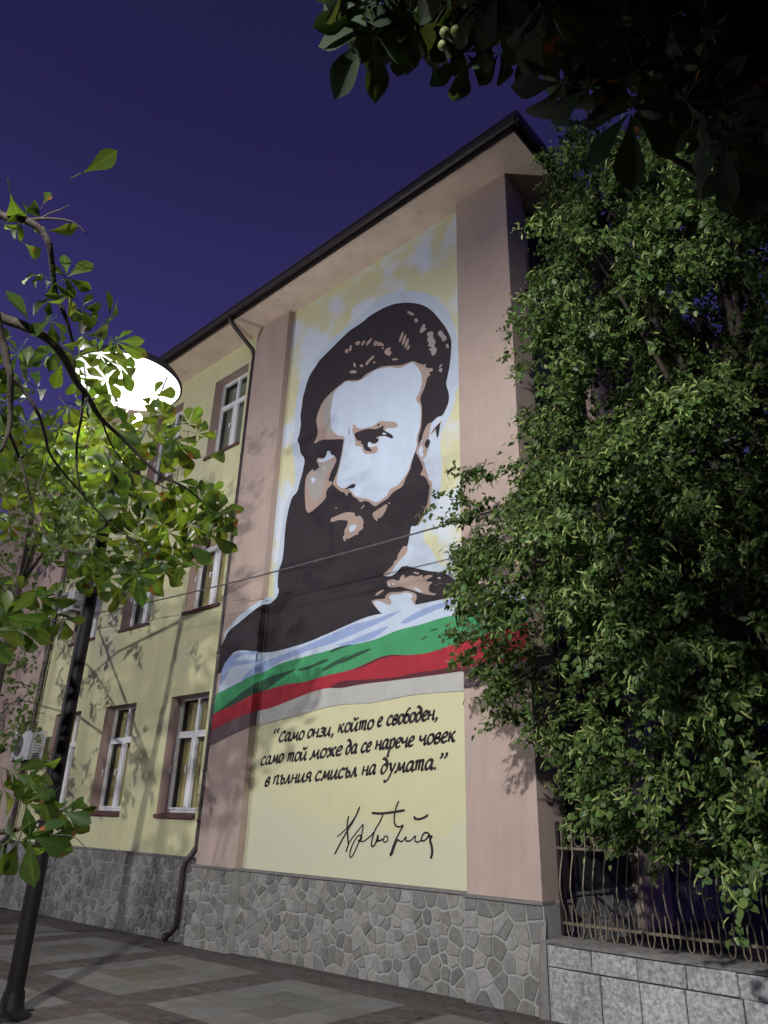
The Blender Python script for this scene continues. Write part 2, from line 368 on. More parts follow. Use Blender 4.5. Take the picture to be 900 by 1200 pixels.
mb.add([(-22.6,EY-.09,zt),(EX+.08,EY-.09,zt),(EX+.08,17.3,zt),(-22.6,17.3,zt),(-16,11.8,zt+1.1),(-9.5,11.8,zt+1.1)], [(0,1,5,4),(1,2,5),(2,3,4,5),(3,0,4),(0,3,2,1)])
mb.build('roof', M_roof, bld)
# windows
def window(x0, x1, z0, z1, cur):
    y = DW+DR-.07; fr = MB(); t = .046; w = x1-x0; zc = z0+(z1-z0)*.68; xm = (x0+x1)/2
    zb = z0+.05
    fr.box((x0, y, zb), (x0+t, y+.06, z1)); fr.box((x1-t, y, zb), (x1, y+.06, z1))
    fr.box((x0+t, y+.001, z1-t), (x1-t, y+.059, z1)); fr.box((x0+t, y+.001, zb), (x1-t, y+.059, zb+t))
    fr.box((xm-.03, y-.002, zb+t), (xm+.03, y+.058, z1-t)); fr.box((x0+t, y-.004, zc-.035), (xm-.03, y+.056, zc+.035)); fr.box((xm+.03, y-.004, zc-.035), (x1-t, y+.056, zc+.035))
    f = fr.build('window', M_pvc, bld)
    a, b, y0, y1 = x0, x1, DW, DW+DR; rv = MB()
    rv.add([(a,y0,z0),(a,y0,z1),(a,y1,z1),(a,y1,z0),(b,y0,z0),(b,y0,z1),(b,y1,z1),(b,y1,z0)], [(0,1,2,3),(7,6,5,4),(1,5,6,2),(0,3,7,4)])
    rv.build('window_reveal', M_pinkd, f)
    for a, b in ((x0+t, xm-.03), (xm+.03, x1-t)):
        for c, d, nm in ((zb+t, zc-.035, 's'), (zc+.035, z1-t, 't')):
            if nm == 's':
                sm = MB(); k = .034
                sm.box((a+.004, y-.018, c+.004), (a+k, y+.03, d-.004)); sm.box((b-k, y-.018, c+.004), (b-.004, y+.03, d-.004))
                sm.box((a+k, y-.017, c+.004), (b-k, y+.03, c+k)); sm.box((a+k, y-.017, d-k), (b-k, y+.03, d-.004)); sm.build('sash', M_pvc, f)
            g = MB(); g.box((a+.003, y+.032, c+.003), (b-.003, y+.04, d-.003)); g.build('pane', M_glass, f)
    hd = MB(); hz = z0+(z1-z0)*.40
    for hx in (xm-.07, x0+.03):
        hd.tube([(hx, y-.02, hz), (hx, y-.06, hz), (hx, y-.062, hz-.10)], .011, 6)
    hd.build('handle', M_pvc, f)
    # curtains, gathered
    cu = MB()
    for a, b, in cur[0]:
        n = int((b-a)*w/.012)+2; o = len(cu.v)
        for i in range(n):
            x = x0+w*(a+(b-a)*i/(n-1)); yy = y+.16+.028*math.sin(i*1.15)+.012*math.sin(i*2.7)
            cu.v += [(x, yy, zb+.02), (x, yy-.012*math.sin(i*1.15), z1-.05)]
        for i in range(n-1): cu.f.append((o+2*i, o+2*i+2, o+2*i+3, o+2*i+1))
    cu.build('curtain', cur[1], f, True)
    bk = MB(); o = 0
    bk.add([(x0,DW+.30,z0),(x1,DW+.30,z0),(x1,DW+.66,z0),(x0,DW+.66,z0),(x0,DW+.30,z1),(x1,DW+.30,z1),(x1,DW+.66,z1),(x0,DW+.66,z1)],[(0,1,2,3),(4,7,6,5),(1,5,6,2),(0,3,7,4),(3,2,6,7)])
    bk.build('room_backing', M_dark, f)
    si = MB(); si.add([(x0+.002,y-.002,z0+.055),(x1-.002,y-.002,z0+.055),(x1-.002,DW-.05,z0+.02),(x0+.002,DW-.05,z0+.02),(x0+.002,DW-.05,z0-.03),(x1-.002,DW-.05,z0-.03),(x1-.002,DW-.035,z0-.03),(x0+.002,DW-.035,z0-.03),(x0+.002,y-.002,z0+.003),(x1-.002,y-.002,z0+.003)],
        [(0,3,2,1),(3,4,5,2),(4,7,6,5),(0,8,7,4,3),(1,2,5,6,9)]); si.build('sill', M_sill, f)
for ci, (a, b) in enumerate(cols):
    for ri, (z0, z1) in enumerate(rows):
        full = [(.02, .98)]
        if ri == 0: cur = ([(.02, .56)], M_curt) if ci == 0 else (full, M_curt)
        elif ri == 1: cur = ([(.02, .30), (.32, .60)], M_curt) if ci == 0 else (full, M_curtw)
        else: cur = (full, M_curtw)
        window(a, b, z0, z1, cur)
# downpipes
def downpipe(x, side=1):
    m = MB(); yw = DW-.075
    m.tube([(x, EY-.085, ZE+.04), (x, EY-.08, ZE-.06), (x+.0, EY+.05, ZE-.16), (x, yw-.06, ZE-.42), (x, yw, ZE-.55), (x, yw, 1.30), (x, yw, 1.16), (x-.05, yw-.05, 1.04), (x-.10, yw-.10, .96), (x-.12, yw-.11, .85), (x-.13, yw-.10, .30), (x-.14, yw-.10, .13), (x-.20, yw-.13, .05), (x-.26, yw-.16, .0)], .043, 10)
    for z in (9.4, 7.6, 5.8, 4.0, 2.2, 1.5): m.tube([(x, yw, z), (x, yw, z+.035)], .052, 10)
    m.tube([(x-.262, yw-.16, .0), (x-.30, yw-.18, -.03)], .054, 10)
    return m.build('downpipe', M_pipe, bld, True)
downpipe(-9.885); downpipe(-16.47)
# ---- plinth of crazy stone
def voronoi_cells(x0, x1, z0, z1, size, seed, rows_first=True):
    r = random.Random(seed); pts = []
    nx = max(1, int((x1-x0)/size)); nz = max(1, int((z1-z0)/(size*1.08)))
    for i in range(nx):
        for j in range(nz):
            pts.append((x0+(i+.5+r.uniform(-.42,.42))*(x1-x0)/nx, z0+(j+.5+r.uniform(-.42,.42))*(z1-z0)/nz))
    pts = [p for p in pts if r.random() > .06]
    out = []
    for a in pts:
        poly = [(x0,z0),(x1,z0),(x1,z1),(x0,z1)]
        for b in pts:
            if b is a: continue
            dx, dz = b[0]-a[0], b[1]-a[1]
            if dx*dx+dz*dz > (size*3.2)**2: continue
            mx_, mz_ = (a[0]+b[0])/2, (a[1]+b[1])/2
            new = []
            for k in range(len(poly)):
                p, q = poly[k], poly[(k+1) % len(poly)]
                dp = (p[0]-mx_)*dx+(p[1]-mz_)*dz; dq = (q[0]-mx_)*dx+(q[1]-mz_)*dz
                if dp <= 0: new.append(p)
                if (dp < 0 < dq) or (dq < 0 < dp):
                    t = dp/(dp-dq); new.append((p[0]+(q[0]-p[0])*t, p[1]+(q[1]-p[1])*t))
            poly = new
            if len(poly) < 3: break
        if len(poly) < 3: continue
        # merge tiny edges
        pl = []
        for p in poly:
            if not pl or math.hypot(p[0]-pl[-1][0], p[1]-pl[-1][1]) > .018: pl.append(p)
        if len(pl) > 3: out.append(pl)
    return out
def stone_geo(poly, frame, r, gap=.0105, th=.014):
    cx = sum(p[0] for p in poly)/len(poly); cz = sum(p[1] for p in poly)/len(poly)
    def ring(d, h):
        o = []
        for p in poly:
            L = math.hypot(p[0]-cx, p[1]-cz) or 1; k = max(.2, (L-d*1.25)/L)
            o.append(frame(cx+(p[0]-cx)*k, cz+(p[1]-cz)*k, h))
        return o
    j = [r.uniform(-.003, .003) for _ in range(3)]
    g = gap*r.uniform(.7, 1.3); n = len(poly); h = th*r.uniform(.7, 1.25)
    vs = ring(g, -.004)+ring(g+.001, h*.7)+ring(g+.009, h)
    fs = []
    for k in range(n):
        k2 = (k+1) % n
        fs += [(k, k2, n+k2, n+k), (n+k, n+k2, 2*n+k2, 2*n+k)]
    fs.append(tuple(2*n+k for k in range(n)))
    return vs, fs
stones = []
plinth = empty('plinth'); plinth.parent = bld
mbp = MB(); led = MB()
def plinth_run(x0, x1, y, z1, seed, size=.135):
    mbp.box((x0, y, -.5), (x1, y+.3, z1-.002))
    for poly in voronoi_cells(x0+.004, x1-.004, gz((x0+x1)/2)-.02, z1-.01, size, seed):
        stones.append((poly, 'f', y))
    led.box((x0-.004, y-.028, z1), (x1+.004, y+.2, z1+.028))
plinth_run(-16.55, -9.83, DW-.045, .985, 3, .125)
plinth_run(-9.83, -8.84, DP-.03, .905, 4, .115); plinth_run(-8.84, -4.99, DW-.055, .905, 5, .125); plinth_run(-4.99, XC+.03, DP-.03, .895, 6, .135)
plinth_run(-21.5, -16.55, DP-.03, .95, 11, .16)
# the two returns of the plinth that face the street corner
def plinth_side(x, y0, y1, z1, seed, size=.14):
    mbp.box((x-.2, y0, -.5), (x, y1, z1-.002))
    for poly in voronoi_cells(y0+.004, y1-.004, -.1, z1-.01, size, seed): stones.append((poly, 's', x))
    led.box((x-.18, y0, z1), (x+.026, y1, z1+.027))
plinth_side(XC+.028, DP+.28, 7.27, .894, 8); plinth_side(XC-.11, 7.28, 13, .93, 9, .16)
mbp.build('mortar_bed', M_mortar, plinth); led.build('ledge', M_ledge, plinth)
rs = random.Random(5); far = MB(); ind = []
for poly, ty, c in stones:
    if ty == 'f': fr = lambda u, v, h, c=c: (u, c-h, v)
    else: fr = lambda u, v, h, c=c: (c+h, u, v)
    g = stone_geo(poly, fr, rs)
    cx = sum(p[0] for p in poly)/len(poly)
    A = abs(sum(poly[k][0]*poly[(k+1) % len(poly)][1]-poly[(k+1) % len(poly)][0]*poly[k][1] for k in range(len(poly))))/2
    if ty == 'f': ind.append((-A/(cx*cx+49)**1.5*abs(1), g))
    else: far.add(*g)
ind.sort(key=lambda t: t[0])
for k, (_, (vs, fs)) in enumerate(ind):
    if k < 300:
        c = Vector([sum(v[i] for v in vs)/len(vs) for i in range(3)])
        m = MB(); m.add([Vector(v)-c for v in vs], fs); o = m.build('stone', M_stone, plinth); o.location = c
    else: far.add(vs, fs)
far.build('stone_facing', M_stone, plinth, kind='stuff')

# ------------------------------------------------------------------ the mural, painted on panel, pilasters and the return between them
mural = MB()
xa, xb = -8.855, -4.975
mural.add([(xa, DW-.002, .935), (xb, DW-.002, .935), (xb, DW-.002, ZE-.002), (xa, DW-.002, ZE-.002)], [(0,1,2,3)])
mural = mural.build('mural', M_cloud, bld)
def pq(pts): return [proj(p) for p in pts]
ZT = ZE-.003
SURF = {
 'P': (pq([(xa, DW, .93), (xb-.0, DW, .93), (xb, DW, ZT), (xa, DW, ZT)]), lambda p, h: onY(p[0], p[1], DW-.002-h)),
 'V': (pq([(-8.86, DP, .93), (-8.86, DW, .93), (-8.86, DW, ZT), (-8.86, DP, ZT)]), lambda p, h: onX(p[0], p[1], -8.858+h)),
 'L': (pq([(-9.80, DP, .93), (-8.86, DP, .93), (-8.86, DP, ZT), (-9.80, DP, ZT)]), lambda p, h: onY(p[0], p[1], DP-.001-h)),
 'R': (pq([(-4.97, DP, .93), (XC, DP, .93), (XC, DP, ZT), (-4.97, DP, ZT)]), lambda p, h: onY(p[0], p[1], DP-.001-h)),
}
def clip(poly, quad):
    out = list(poly)
    ar = sum(quad[i][0]*quad[(i+1) % 4][1]-quad[(i+1) % 4][0]*quad[i][1] for i in range(4))
    sg = 1 if ar > 0 else -1
    for i in range(4):
        a, b = quad[i], quad[(i+1) % 4]
        def s(p): return sg*((b[0]-a[0])*(p[1]-a[1])-(b[1]-a[1])*(p[0]-a[0]))
        new = []
        for k in range(len(out)):
            p, q = out[k], out[(k+1) % len(out)]
            sp_, sq = s(p), s(q)
            if sp_ >= 0: new.append(p)
            if (sp_ > 0 > sq) or (sp_ < 0 < sq):
                t = sp_/(sp_-sq); new.append((p[0]+(q[0]-p[0])*t, p[1]+(q[1]-p[1])*t))
        out = new
        if len(out) < 3: return []
    return out
def smooth(pts, it=1):
    for _ in range(it):
        o = []
        for k in range(len(pts)):
            a, b = pts[k], pts[(k+1) % len(pts)]
            o += [(a[0]*.78+b[0]*.22, a[1]*.78+b[1]*.22), (a[0]*.22+b[0]*.78, a[1]*.22+b[1]*.78)]
        pts = o
    return pts
_lay = [0]
def paintpoly(mb, pts, surf='P', sm=True, lay=None):
    if sm: pts = smooth(pts)
    _lay[0] += 1; h = .0006*(_lay[0] if lay is None else lay)
    for s in surf:
        q, fn = SURF[s]; c = clip(pts, q)
        if len(c) < 3: continue
        vs = [fn(p, h) for p in c]
        flat = [Vector((p[0], -p[1], 0)) for p in c]
        tris = tessellate_polygon([flat])
        fs = []
        for t in tris:
            a, b, d = (flat[i] for i in t)
            fs.append(t if (b-a).cross(d-a).z > 0 else t[::-1])
        mb.add(vs, fs)
def Zc(ox, oy, s):
    return lambda *p: [(ox+p[i]/s, oy+p[i+1]/s) for i in range(0, len(p), 2)]
zA = Zc(340, 350, 9); zB = Zc(440, 350, 9); zC = Zc(340, 450, 9); zD = Zc(440, 450, 9); zE = Zc(340, 540, 9); zF = Zc(440, 540, 9)
zG = Zc(410, 620, 6.4286); zH = Zc(240, 680, 5); zI = Zc(400, 690, 4.5); zJ = Zc(330, 230, 4.091)
def P(*p): return [(p[i], p[i+1]) for i in range(0, len(p), 2)]
def layer(name, m, polys, surf='P'):
    _lay[0] += 1; l = _lay[0]
    for p in polys:
        mb = MB(); paintpoly(mb, p, surf, lay=l)
        if mb.v: mb.build(name, m, mural)
    _lay[0] = l
halo = P(262,745)+zH(143,262,250,165,345,108,385,95)+P(322,705,320,690,326,650,329.5,625,334,592,341,576,345,568,346,555,344,538,341.5,517,345.5,503,345,489,346.7,472,351,450,352.8,448,362,430,372,415.5,395.5,392,409,381,422,370,433,360,441,352,452,345,470,340,490,341,508,346,520,358,530,372,535,392,540,420,540,452,534,458,533,471,527,489,517,505,516,525,518,545,516.7,573,511,587,511,595.5,503,609,494.4,626.7,498,636,503.3,640,511,654,513.4,661,528,666.7,541,676,548,682,548,740,300,790,262,800)
layer('head_halo', P_halo, [halo], 'PVL')
# warm skin edge right of the beard, then hair, beard and coat
layer('beard_edge_paint', P_tan, [zF(400,-120,450,-60,480,-30,515,10,522,70,545,120,565,205,597,215,592,330,578,400,577,490,525,550,490,640,440,694,400,600,400,100),
      zG(415,110,440,140,425,185,365,245,290,352,252,352,265,320,400,100)])
hair = P(440,366,451,360,462,356,475.6,354.4,487.8,355.3,497.8,358.3,506.7,364.4,513.3,372.2,522.2,383.3,527.8,394.4,529.2,402.2,528.3,416.7,526.7,430,525,438.9,522.8,448.9,523.3,453.3,525.6,458.9,526.4,467.8,524.4,475.6,518.9,487.2,513.3,488.3,509.4,491.7,505.6,495.6,
 498.9,501.1,496.1,507.8,495.6,513.3,492,519,488.9,525.6,487.8,531.1,492.2,538.9,496.7,548.9,494.4,544.4,496,549.5,492,556.7,497.8,558.3,501,563.3,502,566.7,503.9,568.9,502.8,576.7,501.7,584.4,500.6,591,496.7,599,493.3,608.9,488.9,616,484.4,616.7,482,616,480,627.8,477.8,638.9)
hair += zG(430,130,405,125,380,165,358,200,360,225,335,240,330,265,265,330,248,352,300,358,340,340,400,270,520,300,600,318,700,325,750,350,800,390,870,400,870,515,835,520,750,520,640,540,500,570,400,590,240,640,150,660,0,725)
hair += P(388,742,360,754,340,761,320,766,309,767,290,765,278,765,272,768,262,782,258,790,240,790,262,752)+zH(135,300,210,240,300,165,345,140,380,140,425,100,435,60,425,30)
hair += P(326.3,669,331,656.7,332.7,640.8,334.2,618.7,337.4,599.7,340,590,342,583,348.9,575.6,351,565.6,354.4,554.4,356.7,542.2,357,545.6,356.7,536.7,352,531,350.6,521,348.3,515.6,350.6,510,352.8,496.7,351.7,487.8,353.9,475.6,354.4,467.8,358.3,453.3,359.4,448.9,363.3,438.9,371.7,426.7,373.3,423.3,384.4,412.2,395.6,401,400,396.7,409,387.8,424.4,377.8,432,371)
layer('hair_beard_coat_paint', P_black, [hair], 'PVL')
face_t = zC(550,-10)+P(405.6,445.6,422,445.5,427.8,438.9,438.9,433.3,446.7,429.4,460,428.3,469,428.3,476.7,425.6,484.4,422.8,490,425.6,497.8,428.3,500.6,431.7,506.7,431.2,507.5,434.5,502.2,436.7,505,438.9,500.6,442.2,498.9,450,496.7,456.7,491.7,466.7,494.4,475.6,494.4,488.9,493.3,502.2,490,512,490.6,521,486.7,530,482.8,540,481,549.5,474.4,562.2,472.2,570,461,576,454.4,584.4,446.7,588.9,440,593.3,437.8,592.8,432,587.8,427.8,586.7,422,588.9,418.9,584.4,413.3,581.7,411,577.2,407.8,578.3,406.7,582,403.3,576.7,400,576.7,394.4,572,389.4,567.2,391,563.3,395.6,552.2,397.8,543.3,401,527.8,402.8,516.7,402.2,514.4,387.8,515,376.7,515,367.2,521,372.2,510,372.2,501,370.6,494.4,371.7,485.6,377.8,471,388.9,458.9)
cheek_t = zE(490,0,430,120,400,220,440,215,445,245,390,300,375,350,385,370,350,430,200,560,165,520,160,450,155,380,155,280,165,170,200,120,240,85,255,110,270,115,290,80,315,70,295,45,300,30,280,10,285,-35,380,-20,470,-55,487,-20)
lips_t = zE(425,640,430,605,500,575,590,540,685,545,680,590,740,575,780,640,765,680,775,710,720,750,715,780,690,780,640,810,600,830,590,800,585,850,565,845,555,800,575,780,570,730,600,690,610,630,560,625,500,625,450,645)
ov = lambda cx, cy, a, b, ang=0, n=9: [(cx+a*math.cos(t)*math.cos(ang)-b*math.sin(t)*math.sin(ang), cy+a*math.cos(t)*math.sin(ang)+b*math.sin(t)*math.cos(ang)) for t in [2*math.pi*k/n for k in range(n)]]
def ovz(z, cx, cy, a, b, deg): return z(*[c for p in ov(cx, cy, a, b, math.radians(deg)) for c in p])
tans = [face_t, cheek_t, lips_t, zE(740,510,780,460,785,475,750,510), zE(470,490,500,490,485,505),
 zF(-35,560,-20,545,0,530,60,490,110,455,130,470,100,540,60,600,20,605,20,640,0,625,-20,600), zF(130,435,145,437,158,455,145,460)]
# collar and shirt edges
tans += [zG(275,390,325,375,370,395,385,350,415,343,410,375,450,350,480,350,500,360,550,340,545,370,580,345,635,350,580,380,575,400,600,395,625,402,600,420,590,460,610,480,650,485,640,500,560,490,480,465,380,430,340,440,285,440),
 zG(470,330,490,320,530,332,510,345), ovz(zG,672,368,14,9,10), zG(185,500,215,470,250,455,258,462,210,500), zG(160,545,180,530,270,525,265,505,300,475,370,475,430,462,500,485,505,520,490,545,500,575,400,610,240,645,170,560),
 zG(370,215,385,170,415,118,410,170,385,230,350,252)]
# hair lights
tans += [ovz(zA,597,552,20,24,20), ovz(zA,637,522,14,34,8), zA(682,465,705,450,740,448,735,475,715,495,690,485), ovz(zA,770,468,12,34,30), ovz(zA,832,455,14,52,38), zA(880,460,905,435,905,500,880,500),
 ovz(zA,680,700,13,26,-15), ovz(zA,752,708,19,15,0), zA(795,680,830,640,870,600,885,600,880,630,840,660,815,700,800,705), ovz(zA,885,672,14,12,0), ovz(zA,665,772,42,18,-3),
 zB(0,445,25,445,15,490,-5,490), zB(15,490,20,460,50,455,90,480,85,505,60,495,30,500), ovz(zB,78,522,11,10,0), zB(88,565,110,530,150,512,165,525,145,555,178,560,160,585,150,605,115,595), ovz(zB,205,640,34,11,-5),
 ovz(zB,272,405,14,62,20), ovz(zB,302,435,15,65,18), ovz(zB,330,470,15,58,20), ovz(zB,347,515,13,32,20)]
layer('skin_shadow_paint', P_tan, tans)
greys = [zC(440,90,400,140,360,220,345,330,350,420,380,480,430,510,460,515,425,440,425,330,440,200,470,100),
 zE(470,0,400,110,370,220,320,330,330,390,260,430,210,380,185,250,185,150,240,120,330,60,340,10),
 ovz(zB,372,155,42,17,27), zB(408,215,430,205,455,230,430,252,412,245), zB(460,355,485,300,510,265,525,270,520,310,542,315,515,340,490,362), zB(540,440,560,400,545,390,545,360,580,345,612,348,605,400,640,460,615,500,650,530,640,570,612,605,590,590,585,555,557,535,600,510,545,500,570,470),
 zB(655,355,695,328,715,370,755,410,740,440,705,455,700,420,660,380), ovz(zB,758,500,15,26,-15), ovz(zB,520,698,12,10,0), ovz(zB,688,708,10,26,45), zB(662,755,685,730,705,735,700,775,680,775)]
layer('grey_shade_paint', P_grey, greys)
face_w = P(401,451,395.6,454.4,391,461,388.9,472.2,387.2,486.7,387.2,498.9,390,505.6,396.7,510.6,402.2,511,404.4,513.9,402.8,521,401,532,398.3,545.6,396.7,551,394.4,563.9,395.6,568.9,400.6,572.2,404.4,571.7,408,572,411,575.6,415.6,581,424.4,583.9,431,584.4,437.8,587.8,440,588.9,445.6,587.2,453.3,581,456.7,573.3,466.7,568.3,472.2,561,478.9,552.2,482,541,480.6,546.7,483.3,536.7,488.9,523.3,487.8,513.3,492.2,501,493.3,488.9,493.3,475.6,486.7,468.3,492,458.9,494.4,450,494.4,442.2,492.8,435.6,487.8,427.8,482.8,423.9,476.7,427.8,467.8,431.7,456.7,430,446.7,431.7,440,433.9,437.8,435,427.8,442.2,417.8,447.8,405.6,446.7)
whites = [face_w, zC(300,790,340,800,380,760,390,710,420,705,430,745,470,755,450,780,380,815,320,828,290,805), zE(220,170,240,180,275,185,240,240,225,215), zE(335,100,370,60,380,65,345,100),
 zE(640,680,700,675,700,700,650,760,620,740,625,700), zG(475,440,500,440,550,475,520,475), ovz(zG,295,415,7,12,0), ovz(zG,328,415,8,10,0),
 zG(175,550,210,535,305,578,315,545,290,510,320,490,370,490,430,475,470,490,475,515,455,520,490,575,500,590,400,612,245,645,190,580)]
layer('white_skin_paint', P_white, whites)
eye_t = zC(670,410,695,450,740,475,830,455,900,430,940,390,1030,395,1090,395,1140,425,1125,460,1090,465,1030,462,1000,480,1010,520,1000,545,930,560,905,640,930,690,900,735,800,740,770,720,755,655,685,660,685,580,660,520,655,480)
layer('eye_shadow_paint', P_tan, [eye_t, zC(618,450,632,450,628,535,612,535), zD(440,670,480,615,500,590,490,570,505,520,530,450,560,412,590,412,575,460,565,520,560,560,550,600,560,650,550,700,535,760,490,797,460,770,440,720), zD(560,550,640,440,690,388,700,400,680,440,600,520)])
blk2 = [zC(675,520,750,490,830,470,900,478,950,460,975,440,990,445,978,480,1010,500,1070,530,1092,570,1065,577,1010,550,960,545,920,555,900,570,940,580,925,610,900,625,870,627,835,605,820,620,820,650,845,680,870,710,820,712,780,690,770,640,745,625,755,600,720,600,695,580),
 zC(910,440,935,418,950,425,930,445), zE(575,300,600,280,640,250,680,240,692,265,670,290,630,290,590,300), zE(605,350,620,335,645,335,655,370,620,380),
 zD(512,640,550,570,580,605,565,650,545,688), zD(578,526,620,470,685,400,672,500,652,582,635,500,640,465,600,505)]
layer('eye_line_paint', P_black, blk2)
layer('eye_light_paint', P_white, [zC(820,622,835,612,870,637,925,630,925,650,880,662,820,668), ovz(zC,992,524,22,10,5), zD(482,640,500,660,505,690,490,720,510,735,490,785,460,745,452,700,465,665)])
# flag
fl_w = zH(60,790)+P(259,786,272,766,278,762.4,290,762.4,309,765,320,764,340,759,360,753,388,741,400,735.6,429,723,446.7,719,473,713,489,709,524.4,701,533,699,545,696,640,680,640,705,580,709,541,720,515.6,726,493,733,466.7,739,444.4,749,426.7,754,400,759,386,763,352,772,326,779,305,791,300,790,280,801,240,820)
layer('flag_white_paint', P_white, [fl_w], 'PVLR')
layer('flag_blue_fold_paint', P_blue, [
 zH(335,480,500,420,620,370,890,250)+zI(80,185,160,165,335,103,260,150,150,203,0,268)+zH(740,372,640,400,560,430,430,482,330,545,305,540,303,492),
 zI(-30,300,0,288,60,270,170,222,265,188,180,258,110,282,0,303), zI(305,180,380,130,470,90,600,53,640,40,560,90,480,120,380,165,340,185),
 zH(80,630,105,500,165,425,300,412,340,430,220,435,165,475,320,460,350,468,290,485,150,505,125,570), zH(205,600,230,560,305,492,305,545)], 'PVLR')
gt = P(240,820,280,800,300,789,305,789.6,326,778,352,771,386,762,400,757.8,426.7,753,444.4,747.8,466.7,737.8,493,732,515.6,724.4,541,719,580,707.8,640,700)
layer('flag_green_paint', P_green, [gt+P(640,725,580,740,542,751,517.8,760,500,765.6,480,768,457.8,767,444,770,417.8,783,400,787.8,380,792,356,799.6,340,801,324,805,306,811,300,812,290,817,270,828,255,834,240,842)], 'PVLR')
layer('flag_green_fold_paint', P_dgreen, [zH(60,780,150,740,290,662,330,655,360,642,440,580,550,515,500,527,380,565,330,592,300,598,200,670), zH(530,525,620,500,700,460,738,465,640,510,570,532),
 zH(675,530,740,485,860,425)+zI(0,372,120,320,172,312,110,345,0,395)+zH(800,482,700,532), zI(455,225,490,208,520,212,480,222), zI(415,270,440,250,460,250,425,270), zH(730,415,780,390,880,372,800,400,740,425)], 'PVL')
rt = P(240,842,255,834,270,828,290,817,300,812,306,811,324,805,340,801,356,799.6,380,792,400,787.8,417.8,783,444,770,457.8,767,480,768,500,765.6,517.8,760,542,751,580,740,640,723)
layer('flag_red_paint', P_red, [rt+P(640,770,566.7,781,542,787,511,791,466.7,796.7,422,802,400,806.7,384,806,368,810,344,819,320,829,300,833.6,280,840,252,854,240,860)], 'PVLR')
layer('flag_red_fold_paint', P_dred, [P(384,806,400,798,417.8,796.7,444,795.5,466.7,793,489,788,511,785.5,533,780,542,783,566.7,776.7,582,775,582,779,566.7,781,542,788,511,791,466.7,797,422,803,400,806.7),
 zI(60,430,80,420,200,360,260,347,335,352,230,360,120,412)], 'PVLR')
layer('grey_band_paint', P_band, [P(290,836,300,833.6,320,829,344,819,368,810,384,806,400,806.7,422,802,466.7,796.7,511,791,550,785.5,550,809,542,810,519,811,484.7,814,456.7,819.4,433,824,410,825,401,825,369,831.7,355,836.7,329,843,290,853.5)], 'P')
layer('purple_band_paint', P_purple, [P(240,860,252,854,280,840,300,833.6,303,832,303,847,297,849,270,861,249,872,240,876)], 'LV')
layer('purple_band_paint', P_purple, [P(538,788,567,781,640,768,640,790,566,802,538,808)], 'R')

# ---- lettering: nib strokes on the panel
def catmull(pts, n=5):
    if len(pts) < 3: return pts
    P_ = [pts[0]]+pts+[pts[-1]]; o = []
    for i in range(1, len(P_)-2):
        p0, p1, p2, p3 = P_[i-1:i+3]
        for k in range(n):
            t = k/n
            o.append(tuple(.5*((2*p1[c])+(-p0[c]+p2[c])*t+(2*p0[c]-5*p1[c]+4*p2[c]-p3[c])*t*t+(-p0[c]+3*p1[c]-3*p2[c]+p3[c])*t**3) for c in range(2)))
    o.append(pts[-1]); return o
_st = [0]
def stroke(mb, pts, w, nib=None, h0=.0):
    """pts in wall coordinates (X, Z); nib = (angle, thin ratio)"""
    _st[0] += 1; y = DW-.003-h0-.00012*(_st[0] % 40)
    n = len(pts); L = []; Rr = []
    for i, p in enumerate(pts):
        a = pts[max(0, i-1)]; b = pts[min(n-1, i+1)]
        tx, tz = b[0]-a[0], b[1]-a[1]; l = math.hypot(tx, tz) or 1; nx_, nz_ = -tz/l, tx/l
        ww = w
        if nib:
            ca, sa = math.cos(nib[0]), math.sin(nib[0])
            ww = w*math.hypot(nx_*ca+nz_*sa, (-nx_*sa+nz_*ca)*nib[1])
        if i in (0, n-1): ww *= .72
        L.append((p[0]+nx_*ww, y, p[1]+nz_*ww)); Rr.append((p[0]-nx_*ww, y, p[1]-nz_*ww))
    e0 = (pts[0][0]*1.0-(pts[1][0]-pts[0][0])/(math.hypot(pts[1][0]-pts[0][0], pts[1][1]-pts[0][1]) or 1)*w*.5, y, pts[0][1]-(pts[1][1]-pts[0][1])/(math.hypot(pts[1][0]-pts[0][0], pts[1][1]-pts[0][1]) or 1)*w*.5)
    vs = []; 
    for a, b in zip(L, Rr): vs += [a, b]
    fs = [(2*i, 2*i+1, 2*i+3, 2*i+2) for i in range(n-1)]
    fs.append((0, len(vs), 1)); vs.append(e0)
    mb.add(vs, fs)
